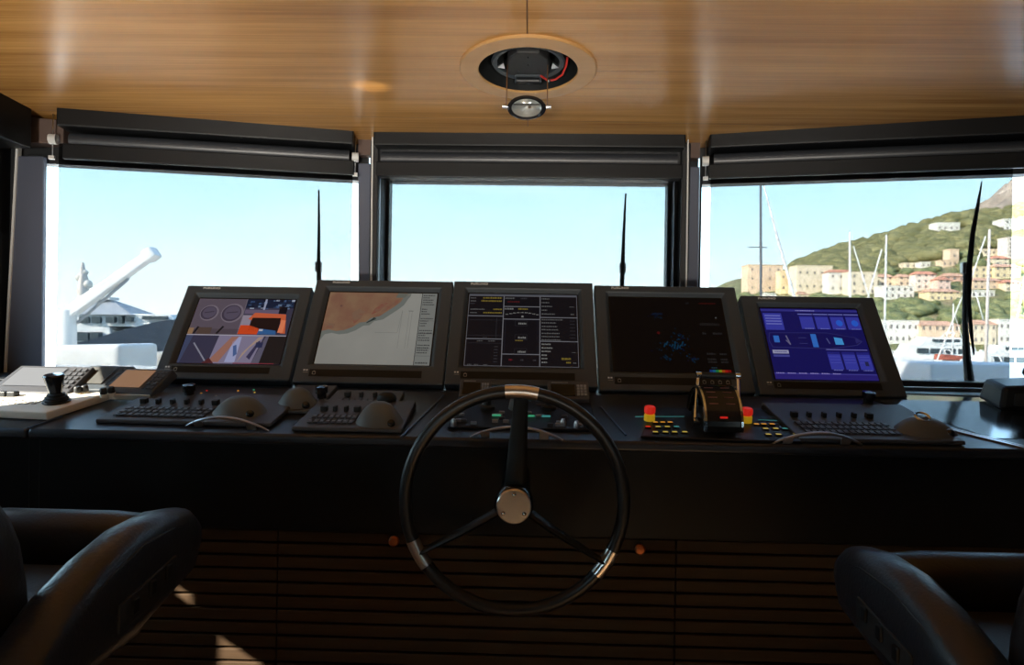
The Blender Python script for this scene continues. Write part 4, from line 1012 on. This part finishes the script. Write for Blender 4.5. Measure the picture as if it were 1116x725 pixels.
# ================================================================== OUTSIDE, CLOSE BY
def wiper(k, label, base, pts, rs, arm=None, clip=None):
    b0 = P(*base); t = thing('windscreen_wiper', label, 'wiper', b0, group='black windscreen wipers')
    b = MB(); b.tube([P(*p) for p in pts], rs, 8, flat=.6); b.build('blade', M['wip'], t)
    if arm: b = MB(); b.tube([P(*p) for p in arm[0]], arm[1], 8); b.build('arm', M['wip'], t)
    if clip:
        p = P(*clip); b = MB(); b.cbox(p, (.028, .02, .045)); b.build('clip', M['alu'], t, bevel=.004)
    b = MB(); p = Vector(b0); b.lathe([(0, -.03), (.03, -.03), (.03, .02), (.02, .03), (0, .03)], p, (0, 1, 0), 16); b.build('pivot', M['wip'], t)
wiper('l', 'thin black wiper standing upright outside the left window', (346, 420, 2.86), [(347.5, 207, 2.80), (347.6, 250, 2.81), (347.2, 290, 2.82), (346.8, 330, 2.83), (346, 380, 2.84)], [.0035, .006, .0085, .0075, .006], ([(348, 290, 2.845), (347, 420, 2.86)], [.009, .011]), (347.3, 291, 2.83))
wiper('c', 'thin black wiper outside the middle window, above the radar monitor', (675, 424, 2.93), [(682, 211, 2.90), (680, 250, 2.905), (678.5, 291, 2.91), (677, 330, 2.91), (676, 380, 2.92)], [.0035, .0065, .0095, .008, .006], ([(678.5, 290, 2.93), (675, 424, 2.93)], [.010, .012]), (678.5, 292, 2.92))
wiper('r', 'big black wiper outside the right window in front of the hillside', (1057, 424, 2.70), [(1070, 198, 2.66), (1066, 222, 2.66), (1060, 255, 2.66), (1056.5, 290, 2.66), (1055.5, 330, 2.66), (1058.5, 362, 2.66), (1061.5, 387, 2.66)], [.0025, .007, .0105, .012, .0105, .008, .0035],
      ([(1052, 292, 2.69), (1051.5, 350, 2.69), (1053.5, 388, 2.70), (1057, 422, 2.70)], [.008, .010, .014, .019]), (1051.5, 292, 2.67))
# foredeck and breastwork of the own ship
b = MB(); b.box((-8.5, 2.95, .15), (8.5, 16, .30)); struct(b.build('foredeck', M['deck']))
for sx in (-1, 1):
    b = MB(); b.box((min(sx * 2.06, sx * 4.2), -6, .15), (max(sx * 2.06, sx * 4.2), 3.0, .30)); struct(b.build('side_deck', M['deck']))
b = MB(); n = 24; vs = []
for k in range(n + 1):
    q = k / n; x = -4.1 + 8.2 * q; y = 5.0 + .55 * (1 - (2 * q - 1) ** 2); z = 1.245
    vs += [(x, y, .3), (x, y + .12, .3), (x, y + .12, z), (x, y, z)]
fs = [(4 * k + q, 4 * k + (q + 1) % 4, 4 * k + 4 + (q + 1) % 4, 4 * k + 4 + q) for k in range(n) for q in range(4)] + [(0, 1, 2, 3), (4 * n + 3, 4 * n + 2, 4 * n + 1, 4 * n)]
b.add(vs, fs); struct(b.build('wall_breastwork', M['cream'], bevel=.01))
b = MB(); a, c = P(62, 400, 4.5), P(130, 400, 4.5)
zt = P(100, 374.5, 4.5).z
b.hexa([(a.x - .35, 4.5, .3), (c.x, 4.5, .3), (c.x, 4.98, .3), (a.x - .35, 4.98, .3), (a.x - .35, 4.5, zt - .03), (c.x, 4.5, zt), (c.x, 4.98, zt), (a.x - .35, 4.98, zt - .03)])
o = b.build('deck_locker', M['wht'], bevel=.03, seg=3); tag(o, 'white deck locker outside the left window, below the crane', 'locker', 'deck lockers')
b = MB(); a, c = P(1015, 400, 4.5), P(1118, 400, 4.5); zt = P(1060, 396.5, 4.5).z
b.box((a.x, 4.5, .3), (c.x + .2, 4.98, zt)); o = b.build('deck_locker', M['wht2'], bevel=.02, seg=3); tag(o, 'deck locker coloured in shaded grey outside the right window, behind the big wiper', 'locker', 'deck lockers')  # the grey puts this locker's shade into its colour
b = MB(); a, c = P(50, 402, 4.0), P(175, 402, 4.0); b.box((a.x - 1.2, 4.0, .3), (c.x + .25, 4.3, P(110, 401, 4.0).z)); struct(b.build('trim_5', M['cream'], bevel=.012))
# davit crane on the foredeck
c0 = P(74, 342, 9.0); t = thing('deck_crane', 'white davit crane with a raised boom outside the left window', 'crane', (c0.x, 9, .3))
b = MB(); b.tube([(c0.x, 9, .29), (c0.x, 9, .55), (c0.x, 9, .56), (c0.x, 9, c0.z + .05)], [.20, .20, .12, .11], 16); b.build('column', M['wht'], t)
tip = P(160, 281, 9.0); end = P(170, 274, 9.0); b0 = P(62, 351, 9.0)
def boom(p, q, w, h):
    d = (q - p).normalized(); up = Vector((0, 1, 0)).cross(d).normalized(); sd = Vector((0, w / 2, 0)); up = up * h / 2
    return [p - sd - up, p + sd - up, p + sd + up, p - sd + up], [q - sd - up, q + sd - up, q + sd + up, q - sd + up]
def bbox2(b, p, q, w0, h0, w1, h1):
    A1, _ = boom(p, q, w0, h0); _, B1 = boom(p, q, w1, h1); b.hexa([A1[0], A1[1], B1[1], B1[0], A1[3], A1[2], B1[2], B1[3]])
b = MB(); bbox2(b, b0, tip, .16, .155, .14, .125); b.build('boom', M['wht'], t, bevel=.015)
b = MB(); bbox2(b, tip, end, .2, .17, .2, .15); b.build('boom_head', M['wht'], t, bevel=.02)
b = MB(); b.tube([P(84, 352, 9.03), P(140, 304, 9.03)], .022, 8); b.build('hydraulic_ram', M['roofg'], t)
# ================================================================== HARBOUR
b = MB(); b.box((-3000, 17, -6.2), (3000, 4000, -6.0)); struct(b.build('harbour_sea', M['sea']))
RG = [(560, 372), (640, 368), (700, 352), (740, 332), (770, 319), (795, 306), (816, 300), (840, 296), (872, 289), (890, 281), (905, 276), (930, 270), (960, 262), (985, 255), (1010, 247), (1030, 241), (1050, 236), (1075, 234), (1100, 231), (1116, 228), (1200, 214), (1400, 190), (1800, 160)]
RP = [(P(px, py, 1.0).x, P(px, py, 1.0).z - 1.45) for px, py in RG]
def interp(tab, x):
    if x <= tab[0][0]: return tab[0][1]
    for (a, va), (c, vc) in zip(tab, tab[1:]):
        if x <= c: return va + (vc - va) * (x - a) / (c - a)
    return tab[-1][1]
Y0, Y1 = 330.0, 660.0
def land_z(x, y):
    zr = 1.45 + interp(RP, x / y) * Y1; t = max(0, (y - Y0) / (Y1 - Y0))
    z = -6.5 + (zr + 6.5) * (min(t, 1) ** .95)
    if t > 1: z -= (t - 1) * 60
    return z + 2.2 * noise.noise(Vector((x * .02, y * .02, 0))) * min(1, t * 4)
b = MB(); nx, ny = 90, 34; vs = []
for j in range(ny + 1):
    y = Y0 - 8 + (Y1 - Y0 + 60) * j / ny
    for i in range(nx + 1):
        q = -.02 + 1.05 * i / nx; x = q * y; vs.append((x, y, land_z(x, y)))
b.add(vs, [(j * (nx + 1) + i, j * (nx + 1) + i + 1, (j + 1) * (nx + 1) + i + 1, (j + 1) * (nx + 1) + i) for j in range(ny) for i in range(nx)], True)
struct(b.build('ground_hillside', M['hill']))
CG = [(1030, 262), (1048, 244), (1058, 236), (1066, 229), (1074, 224), (1082, 214), (1090, 209), (1098, 205), (1106, 199), (1116, 191), (1140, 178), (1200, 150), (1400, 130)]
CP = [(P(px, py, 1.0).x, P(px, py, 1.0).z - 1.45) for px, py in CG]
b = MB(); nx, ny = 120, 26; vs = []
for j in range(ny + 1):
    tt = j / ny; y = 700 + 160 * tt
    for i in range(nx + 1):
        q = CP[0][0] + (CP[-1][0] - CP[0][0]) * i / nx; x = q * y; zr = interp(CP, q) * 860
        z = (zr * .62) + (zr * .40) * min(1, tt * 1.04) ** .7
        v = Vector((x * .045, y * .045, z * .02)); z += (6.5 * noise.fractal(v, 1.0, 2.0, 4)) * (.5 + tt)
        vs.append((x + 5 * noise.noise(v * 2), y, z))
b.add(vs, [(j * (nx + 1) + i, j * (nx + 1) + i + 1, (j + 1) * (nx + 1) + i + 1, (j + 1) * (nx + 1) + i) for j in range(ny) for i in range(nx)], False)
struct(b.build('ground_cliff', M['rock']))
def hit(px, py):
    d = ray(px, py); y = Y0
    while y < 640:
        p = EYE + d * (y / d.y)
        if p.z <= land_z(p.x, y): return p
        y += 2
    return EYE + d * (640 / d.y)
CRM, WHT_, PCH, PNK, YEL, SAL = (.80, .68, .50), (.82, .78, .70), (.80, .60, .42), (.80, .58, .48), (.84, .68, .42), (.74, .46, .34)
RRF, TRF = (.60, .27, .17), (.66, .38, .25)
BL = [  # px0, px1, top, bottom, wall, roof, storeys, cols, label
    (815, 853, 289, 319, PCH, None, 3, 4, 'tall peach block at the left end of the fortress row on the hill'),
    (850, 872, 296, 320, YEL, None, 2, 3, 'cream fortress block right of the tall peach block'),
    (868, 907, 290, 320, CRM, None, 2, 5, 'long cream palace front behind the white furled forestay'),
    (903, 930, 295, 321, WHT_, RRF, 2, 3, 'white house with a red roof at the end of the palace front'),
    (926, 956, 297, 322, CRM, None, 3, 3, 'cream house right of the tall white mast'),
    (834, 846, 320, 328, WHT_, None, 1, 2, 'little white house in the trees just above the blue monitor, left one'),
    (869, 881, 319, 330, CRM, TRF, 1, 2, 'little cream house in the trees above the middle of the blue monitor'),
    (958, 974, 300, 313, CRM, TRF, 2, 2, 'cream house directly behind the second white mast'),
    (979, 993, 300, 312, PCH, TRF, 2, 2, 'peach house with tiled roof right of the second white mast'),
    (998, 1020, 297, 316, (.84, .70, .58), RRF, 3, 3, 'tall pale pink house with a red roof in the middle of the village'),
    (963, 996, 312, 326, WHT_, None, 2, 5, 'long white house below the peach house'),
    (1022, 1036, 303, 318, PNK, RRF, 2, 2, 'pink house right of the tall pale pink house'),
    (1030, 1051, 299, 308, SAL, TRF, 1, 3, 'long salmon house beside the big wiper'),
    (1013, 1047, 316, 328, YEL, TRF, 2, 5, 'yellow house with striped balconies low beside the big wiper'),
    (986, 1000, 287, 293, CRM, None, 1, 2, 'small cream house among the pines, left of two'),
    (1004, 1014, 286, 292, WHT_, None, 1, 2, 'small white house among the pines, right of two'),
    (1027, 1044, 284, 291, PCH, None, 1, 3, 'low peach house under the ruined tower'),
    (1035, 1045, 272, 286, PCH, None, 1, 1, 'narrow peach tower among the pines by the wiper'),
    (1021, 1046, 243, 254, WHT_, None, 1, 4, 'white villa on the ridge against the sky'),
    (1094, 1125, 239, 252, WHT_, None, 2, 4, 'white apartment block high under the cliff'),
    (1098, 1125, 259, 281, (.82, .72, .62), None, 5, 4, 'striped apartment block of many balconies at the right'),
    (1083, 1100, 280, 290, CRM, RRF, 2, 2, 'cream house with a red roof below the striped apartment block'),
    (1061, 1083, 291, 304, YEL, None, 2, 3, 'yellow house behind the beige mast'),
    (1084, 1112, 289, 304, YEL, TRF, 2, 4, 'long yellow house right of the beige mast'),
    (1060, 1094, 304, 316, PCH, TRF, 2, 5, 'wide peach house below the two yellow houses'),
    (1096, 1112, 306, 318, CRM, RRF, 2, 3, 'cream house with a red roof at the right above the trees'),
    (1058, 1084, 317, 325, WHT_, None, 1, 4, 'low white house under the wide peach house'),
    (961, 1001, 350, 376, WHT_, None, 2, 6, 'long white harbour building right beside the blue monitor, above the motor boats'),
    (1003, 1046, 352, 376, PCH, TRF, 2, 6, 'long peach harbour building left of the big wiper, above the motor boats'),
    (1060, 1086, 351, 377, CRM, TRF, 2, 4, 'cream harbour building between the big wiper and the beige mast'),
    (1088, 1122, 349, 377, WHT_, None, 2, 5, 'white harbour building at the far right above the moored boats'),
    (1070, 1096, 272, 279, CRM, None, 1, 3, 'low cream villa below the white apartment block'),
]
WINM = mat('shaded_window', (.22, .20, .18), .5)
BOX = []
for (a, c, tp, bt, wc_, rc, st, cl_, lb) in BL:
    p = hit((a + c) / 2, bt); y = p.y; p0, p1 = P(a, bt, y), P(c, bt, y); zt = P((a + c) / 2, tp, y).z; zb = min(p0.z, p1.z, p.z) - 3; dp = min(24, max(8, (p1.x - p0.x) * .6))
    BOX.append((a, c, tp, bt, y, p0.x, p1.x, dp)); t = thing('hillside_building', lb, 'building', ((p0.x + p1.x) / 2, y, zb), group='buildings on the hillside')
    b = MB(); b.box((p0.x, y, zb), (p1.x, y + dp, zt - (1.2 if rc else 0))); b.build('wall', wallmat(wc_), t)
    b = MB()
    if rc:
        z0 = zt - 1.3; h = 2.4; xm0, xm1 = p0.x + dp * .25, p1.x - dp * .25; e = .7
        if xm1 < xm0: xm0 = xm1 = (p0.x + p1.x) / 2
        b.add([(p0.x - e, y - e, z0), (p1.x + e, y - e, z0), (p1.x + e, y + dp + e, z0), (p0.x - e, y + dp + e, z0), (xm0, y + dp / 2, z0 + h), (xm1, y + dp / 2, z0 + h)], [(0, 1, 5, 4), (1, 2, 5), (2, 3, 4, 5), (3, 0, 4), (3, 2, 1, 0)])
        b.build('roof', wallmat(rc, True), t)
    else:
        ring(b, p0.x + .4, p1.x - .4, 0, 0, p0.x - .2, p1.x + .2, 0, 0, 0, 0) if False else b.box((p0.x - .3, y - .3, zt - .1), (p1.x + .3, y + dp + .3, zt + .45)); b.build('parapet', wallmat([v * .92 for v in wc_]), t)
    H = zt - p.z; wd = p1.x - p0.x
    for s_ in range(st):
        zc = p.z + H * (s_ + .52) / st
        for q in range(cl_):
            xc = p0.x + wd * (q + .5) / cl_; ww = min(1.5, wd / cl_ * .35); hh = min(1.9, H / st * .45)
            b = MB(); b.box((xc - ww / 2, y - .08, zc - hh / 2), (xc + ww / 2, y + .1, zc + hh / 2)); b.build('window', WINM, t)
# trees
ICO = None
import bmesh
def ico():
    bm = bmesh.new(); bmesh.ops.create_icosphere(bm, subdivisions=2, radius=1.0); vs = [v.co.copy() for v in bm.verts]; fs = [[v.index for v in f.verts] for f in bm.faces]; bm.free(); return vs, fs
IV, IF = ico()
def pix(p):
    d = p - EYE; f = d.dot(F_); return CXP + FPX * d.dot(CR) / f, CYP - FPX * d.dot(CU) / f
def scatter(name, m, n, trange, prange, rr_, seed, kind='stuff', lab=None, cond=None):
    rg = random.Random(seed); b = MB(); cnt = 0; tries = 0
    while cnt < n and tries < n * 12:
        tries += 1
        t = rg.uniform(*trange); y = Y0 + (Y1 - Y0) * t; px = rg.uniform(*prange); q = P(px, 300, 1.0).x; x = q * y; z = land_z(x, y); r = rg.uniform(*rr_)
        u, v = pix(Vector((x, y, z + r * .5))); rp = r / y * FPX
        if cond and not cond(u, v, t): continue
        bad = False
        for (a, c, tp, bt, yb, bx0, bx1, bdp) in BOX:
            if bx0 - r * 1.4 < x < bx1 + r * 1.4 and yb - r * 1.3 < y < yb + bdp + r * 1.3: bad = True; break
            if a - rp * .75 < u < c + rp * .75 and tp - rp * .5 < v < bt + rp * .35 and y < yb + 22: bad = True; break
        if bad: continue
        sz = Vector((r * rg.uniform(.9, 1.3), r * rg.uniform(.9, 1.3), r * rg.uniform(.65, .9))); s_ = rg.random() * 50
        b.add([(x + v_.x * sz.x * (1 + .35 * noise.noise(v_ * 1.7 + Vector((s_, 0, 0)))), y + v_.y * sz.y, z + r * .4 + v_.z * sz.z * (1 + .4 * noise.noise(v_ * 2.1 + Vector((0, s_, 0))))) for v_ in IV], IF, True)
        cnt += 1
    o = b.build(name, m, recalc=False); tag(o, lab, None, None, kind); return o
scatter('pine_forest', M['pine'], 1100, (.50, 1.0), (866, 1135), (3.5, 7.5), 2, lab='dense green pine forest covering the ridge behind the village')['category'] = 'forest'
scatter('garden_trees', M['bush'], 620, (.02, .52), (755, 1135), (2.2, 5.2), 4, lab='green garden trees around the houses and along the harbour')['category'] = 'trees'
# ---- sailing boats: the masts behind the right window
def sailboat(label, pm, ptop, y, mastm, w, stay=None, spreader=None, L=13, hm='wht', boomdir=1, staym='mastw'):
    base = P(pm, 392, y); top = P(ptop[0], ptop[1], y)
    t = thing('sailing_yacht', label, 'sailing boat', (base.x, y, -6), group='sailing boats in the harbour')
    b = MB(); n = 12; vs = []; B = L * .14
    for k in range(n + 1):
        q = k / n; bw = B * math.sin(math.pi * min(1, .18 + .82 * q)) ** .6 if q < 1 else .02; bw = max(bw, .04); x = base.x - L * .45 + L * q
        for (dy, z) in ((0, -6.5), (bw * .8, -6.1), (bw, -4.8 - .15 * math.sin(math.pi * q)), (-bw, -4.8 - .15 * math.sin(math.pi * q)), (-bw * .8, -6.1)): vs.append((x, y + dy, z))
    fs = [(5 * k + j, 5 * k + (j + 1) % 5, 5 * k + 5 + (j + 1) % 5, 5 * k + 5 + j) for k in range(n) for j in range(5)] + [(0, 1, 2, 3, 4), tuple(5 * n + j for j in range(5))]
    b.add(vs, fs); b.build('hull', M[hm], t)
    b = MB(); b.box((base.x - L * .2, y - B * .45, -4.9), (base.x + L * .18, y + B * .45, -4.2)); b.build('cabin', M['wht'], t, bevel=.15)
    b = MB(); b.tube([(base.x, y, -4.9), top], [w, w * .75], 8); mo = b.build('mast', M[mastm], t)
    if spreader:
        for (pxa, pxb, py) in spreader: b = MB(); b.tube([P(pxa, py, y), P(pxb, py, y)], w * .3, 6); b.build('spreader', M[mastm], mo)
    b = MB(); b.tube([(base.x, y, -3.4), (base.x - boomdir * L * .34, y, -3.3)], w * .8, 8); b.build('boom', M[mastm], t)
    if stay:
        for pts, r in stay: b = MB(); b.tube([P(a, c, y) for a, c in pts], r, 6); b.build('furled_sail', M[staym], t)
    return t
sailboat('sailing yacht with a dark mast and a thin crosstree, nearest the right pillar', 830.5, (829, 190), 48, 'ant', .115, stay=[([(831, 197), (848, 262), (869, 335), (884, 390)], [.05, .10, .12, .12])], spreader=[(816, 829, 269.5), (829, 836, 269.8)], L=15)
sailboat('sailing yacht with a bright white mast above the blue monitor', 927.5, (926, 253), 95, 'mastw', .19, stay=[([(930, 268), (946, 320), (966, 390)], .10)], L=13)
sailboat('sailing yacht with a thin white mast right of the blue monitor', 963.5, (966, 256), 110, 'mastw', .19, stay=[([(961, 272), (944, 330), (930, 385)], .12)], L=14, boomdir=-1)
sailboat('sailing yacht with a thick beige mast right of the big wiper', 1074, (1078.5, 250), 85, 'mastb', .20, stay=[([(1074, 258), (1060, 300), (1046, 330), (1021, 393)], .09), ([(1063, 318), (1072, 350)], .09)], L=15, staym='mastw')
sailboat('sailing yacht with a short white mast low beside the big wiper', 1038, (1039, 331), 140, 'mastw', .15, stay=[([(1041, 345), (1054, 385)], .06)], L=9)
sailboat('sailing yacht with leaning stays at the far right', 1121, (1123, 240), 80, 'mastw', .18, stay=[([(1119, 290), (1112, 330), (1100, 385)], .10)], L=14)
def motor_boat(label, px, y, L, H, flip=1, cover=None, coverz=None, hull='wht', fly=True):
    c = P(px, 390, y); X = c.x; t = thing('motor_yacht', label, 'motor boat', (X, y, -6), group='motor boats in the harbour')
    f = lambda q: X + flip * L * (q - .5)
    b = MB(); n = 14; vs = []; B = L * .13; hz = H * .42
    for k in range(n + 1):
        q = k / n; bw = B * (1 - max(0, (q - .45) / .55) ** 2.2) + .05; zt = -6 + hz * (.8 + .35 * q * q)
        for (dy, z) in ((0, -6.6), (bw * .8, -6.0), (bw, zt), (-bw, zt), (-bw * .8, -6.0)): vs.append((f(q), y + dy, z))
    b.add(vs, [(5 * k + j, 5 * k + (j + 1) % 5, 5 * k + 5 + (j + 1) % 5, 5 * k + 5 + j) for k in range(n) for j in range(5)] + [(0, 1, 2, 3, 4), tuple(5 * n + j for j in range(5))]); b.build('hull', M[hull], t)
    z0, z1, z2 = -6 + hz * .8, -6 + H * .70, -6 + H
    def tier(a0, a1, zA, zB, nm, rake=.07):
        b = MB(); w = B * .8; xs_ = [f(a0), f(a1), f(a1 - rake), f(a0 + .01)]
        b.hexa([(xs_[0], y - w, zA), (xs_[1], y - w * .8, zA), (xs_[1], y + w * .8, zA), (xs_[0], y + w, zA), (xs_[3], y - w * .95, zB), (xs_[2], y - w * .75, zB), (xs_[2], y + w * .75, zB), (xs_[3], y + w * .95, zB)]); o = b.build(nm, M['wht'], t, bevel=.08)
        for k in range(4):
            u0 = a0 + .05 + (a1 - rake - a0 - .08) * k / 4; u1 = u0 + (a1 - rake - a0 - .08) / 4 * .78; b = MB(); zc, hh = zA + (zB - zA) * .58, (zB - zA) * .17
            xs2 = sorted((f(u0), f(u1))); b.box((xs2[0], y - w * .99, zc - hh), (xs2[1], y - w * .8, zc + hh)); b.build('cabin_window', M['glassd'], o)
    tier(.12, .72, z0, z1, 'deckhouse'); 
    if fly: tier(.2, .56, z1, -6 + H * .88, 'flybridge', .05)
    b = MB(); b.tube([(f(.3), y - B * .6, -6 + H * .86), (f(.27), y - B * .5, z2), (f(.27), y + B * .5, z2), (f(.3), y + B * .6, -6 + H * .86)], .12, 8); b.build('radar_arch', M['wht'], t)
    if cover:
        b = MB(); zc = coverz; b.hexa([(f(.12), y - B * 1.05, zc), (f(.5), y - B * 1.05, zc), (f(.5), y + B * .8, zc), (f(.12), y + B * .8, zc), (f(.14), y - B * .9, zc + 1.1), (f(.48), y - B * .9, zc + .8), (f(.48), y + B * .8, zc + .8), (f(.14), y + B * .8, zc + 1.1)]); b.build('cover', M[cover], t, bevel=.1)
    return t
motor_boat('large white motor yacht with a row of dark windows right of the blue monitor', 1005, 150, 26, 9.0, -1)
motor_boat('white motor boat with a raked dark windscreen, nearest the breastwork', 992, 74, 12, 5.2, 1, fly=False)
motor_boat('white motor boat with a blue cover beside the big wiper', 1036, 96, 8, 4.6, -1, 'bluec', -2.6, fly=False)
motor_boat('white motor boat with a rust red cover behind the big wiper', 1048, 128, 12, 5.5, 1, 'redc', -2.4, fly=False)
motor_boat('white motor yacht with a flybridge behind the beige mast', 1085, 118, 18, 7.6, -1)
motor_boat('small white motor boat at the far right near the pale locker', 1104, 90, 10, 5.4, 1, fly=False)
motor_boat('distant white motor yacht under the green trees', 1046, 210, 22, 8.0, 1)
motor_boat('distant white motor yacht moored at the far right', 1108, 220, 24, 9.0, -1)
# quay
b = MB(); b.box((120, 300, -6.5), (330, 345, -4.2)); struct(b.build('ground_quay', M['cream']))
# ---- the big yacht beyond the left window
yy = 82.0; u = lambda px: P(px, 362, yy).x
def zz(px, py): return P(px, py, yy).z
t = thing('large_yacht', 'large yacht with a dark blue hull and white decks outside the left window', 'yacht', (u(200), yy, -6))
b = MB(); vs = []; st_ = [(20, 386), (60, 382), (95, 377), (130, 368), (160, 359), (192, 351), (240, 345), (300, 342), (350, 340)]; n = len(st_)
for i, (px, py) in enumerate(st_):
    x = u(px); bw = 4.2 * (1 - max(0, (i - 4) / (n - 4)) ** 1.8) + .1; zt = zz(px, py)
    for (dy, z) in ((0, -6.8), (bw * .7, -6.0), (bw, zt), (-bw, zt), (-bw * .7, -6.0)): vs.append((x, yy + dy, z))
b.add(vs, [(5 * k + j, 5 * k + (j + 1) % 5, 5 * k + 5 + (j + 1) % 5, 5 * k + 5 + j) for k in range(n - 1) for j in range(5)] + [(0, 1, 2, 3, 4), tuple(5 * (n - 1) + j for j in range(5))]); b.build('hull', M['navy'], t)
def deckhouse(a, c, pt, pb, nm, wins, w=3.4):
    z1, z0 = zz((a + c) / 2, pt), zz((a + c) / 2, pb); b = MB()
    b.hexa([(u(a), yy - w, z0), (u(c), yy - w * .8, z0), (u(c), yy + w * .8, z0), (u(a), yy + w, z0), (u(a), yy - w, z1), (u(c) - .6, yy - w * .75, z1), (u(c) - .6, yy + w * .75, z1), (u(a), yy + w, z1)]); o = b.build(nm, M['wht'], t, bevel=.1)
    for (pa, pb_, wt, wb) in wins:
        b = MB(); b.box((u(pa), yy - w * 1.03, zz(pa, wb)), (u(pb_), yy - w * .6, zz(pa, wt))); b.build('window', M['glassd'], o)
deckhouse(60, 138, 353, 380, 'main_deckhouse', [(91, 103, 362, 371), (105, 116, 362, 371), (118, 127, 362, 370)])
deckhouse(84, 178, 343, 356, 'upper_deckhouse', [(104, 114, 346, 352.5), (117, 126, 346, 352.5), (132, 141, 346, 352), (145, 149, 345, 353), (153, 159, 346, 351)], 3.0)
deckhouse(150, 200, 343, 351, 'wheelhouse', [(168, 193, 345, 348.5)], 2.6)
b = MB(); z0 = zz(120, 343.5); xa, xb, xm = u(86), u(160), u(114); zt = zz(114, 326)
b.add([(xa, yy - 3.2, z0), (xb, yy - 3.2, z0), (xb, yy + 3.2, z0), (xa, yy + 3.2, z0), (xm - .8, yy, zt), (xm + .8, yy, zt)], [(0, 1, 5, 4), (1, 2, 5), (2, 3, 4, 5), (3, 0, 4), (3, 2, 1, 0)]); b.build('canopy_roof', M['roofg'], t)
b = MB(); b.box((u(104), yy - 1, zz(110, 327)), (u(124), yy + 1, zz(110, 324))); b.build('radar_platform', M['wht'], t)
b = MB(); mx_ = u(90); b.tube([(mx_, yy, zz(90, 345)), (mx_, yy, zz(90, 305)), (mx_ - .15, yy, zz(90, 286))], [.9, .55, .12], 10)
b.build('mast', M['mastb'], t)
for (px, py, r) in ((86, 303, .5), (95, 310, .55), (92, 297, .35), (87, 316, .45)):
    b = MB(); b.ball((u(px), yy, zz(px, py)), r, 12); b.build('radome', M['cream'], t)
for k, (px, py) in enumerate(((60, 352), (72, 345))):
    pass

# ================================================================== LIGHT
w = bpy.data.worlds.new('sky'); SC.world = w; w.use_nodes = True; nt = w.node_tree; bg = nt.nodes['Background']
tc = nt.nodes.new('ShaderNodeTexCoord'); sp = nt.nodes.new('ShaderNodeSeparateXYZ'); nt.links.new(tc.outputs['Generated'], sp.inputs[0])
rp = nt.nodes.new('ShaderNodeValToRGB'); e = rp.color_ramp.elements
e[0].position = 0.0; e[0].color = (.30, .34, .36, 1)
e[1].position = 1.0; e[1].color = (.22, .42, .80, 1)
for pos, c in ((.498, (.30, .34, .36)), (.502, (.88, .985, 1.0)), (.53, (.80, .97, 1.0)), (.60, (.545, .85, 1.0)), (.72, (.36, .64, .95))):
    q = e.new(pos); q.color = (*c, 1)
mp = nt.nodes.new('ShaderNodeMath'); mp.operation = 'MULTIPLY_ADD'; mp.inputs[1].default_value = .5; mp.inputs[2].default_value = .5
nt.links.new(sp.outputs['Z'], mp.inputs[0]); nt.links.new(mp.outputs[0], rp.inputs['Fac'])
# thin high cloud
cn = nt.nodes.new('ShaderNodeTexNoise'); cn.inputs['Scale'].default_value = 2.2; cn.inputs['Detail'].default_value = 6
cm = nt.nodes.new('ShaderNodeMapping'); cm.inputs['Scale'].default_value = (1, 1, 3.5); cm.inputs['Rotation'].default_value = (0, R(18), 0)
nt.links.new(tc.outputs['Generated'], cm.inputs['Vector']); nt.links.new(cm.outputs['Vector'], cn.inputs['Vector'])
cr = nt.nodes.new('ShaderNodeValToRGB'); cr.color_ramp.elements[0].position = .50; cr.color_ramp.elements[0].color = (0, 0, 0, 1); cr.color_ramp.elements[1].position = .75; cr.color_ramp.elements[1].color = (.28, .28, .28, 1)
nt.links.new(cn.outputs['Fac'], cr.inputs['Fac'])
mxw = nt.nodes.new('ShaderNodeMix'); mxw.data_type = 'RGBA'; mxw.inputs['B'].default_value = (.95, 1.0, 1.0, 1)
nt.links.new(cr.outputs['Color'], mxw.inputs['Factor']); nt.links.new(rp.outputs['Color'], mxw.inputs['A']); nt.links.new(mxw.outputs['Result'], bg.inputs['Color'])
bg.inputs["Strength"].default_value = 6.3
sun = bpy.data.lights.new('sun', 'SUN'); sun.energy = 28.0; sun.color = (1, .90, .76); sun.angle = R(.55)
so = bpy.data.objects.new('sun', sun); COL.objects.link(so)
so.rotation_euler = Vector((.75, .45, -.48)).to_track_quat('-Z', 'Y').to_euler()
for k, (x, tx, pw) in enumerate(((-1.2, -1.55, 285), (-.45, -.55, 262), (.35, .45, 222), (1.1, 1.4, 128))):  # added fill spots out of view brighten the ceiling; no such fixtures
    l = bpy.data.lights.new('added_ceiling_fill', 'SPOT'); l.energy = pw; l.color = (1, .93, .82); l.spot_size = R(36); l.spot_blend = .85; l.shadow_soft_size = .12
    q = bpy.data.objects.new('added_ceiling_fill_spot', l); COL.objects.link(q); q.location = (x, -1.4, 1.0)
    q.rotation_euler = (Vector((tx, 2.15, 2.36)) - Vector((x, -1.4, 1.0))).to_track_quat('-Z', 'Y').to_euler()
gp = P(405, 93, 2.248); g0 = D(40, 431) + DN * .06
l = bpy.data.lights.new('added_glint', 'SPOT'); l.energy = 90; l.color = (1, .86, .62); l.spot_size = R(4.6); l.spot_blend = .8; l.shadow_soft_size = .008  # added spot makes the bright ceiling patch in place of reflected sun
q = bpy.data.objects.new('added_glint_spot', l); COL.objects.link(q); q.location = g0; q.rotation_euler = (gp - g0).to_track_quat('-Z', 'Y').to_euler()
SC.view_settings.view_transform = 'Standard'; SC.view_settings.look = 'None'; SC.view_settings.gamma = 1.0; SC.view_settings.exposure = 0.0
try: SC.view_settings.use_curve_mapping = False
except Exception: pass
SC.cycles.max_bounces = 12; SC.cycles.transparent_max_bounces = 24; SC.cycles.diffuse_bounces = 6; SC.cycles.glossy_bounces = 5
SC.cycles.use_denoising = True
SC.cycles.sample_clamp_indirect = 8
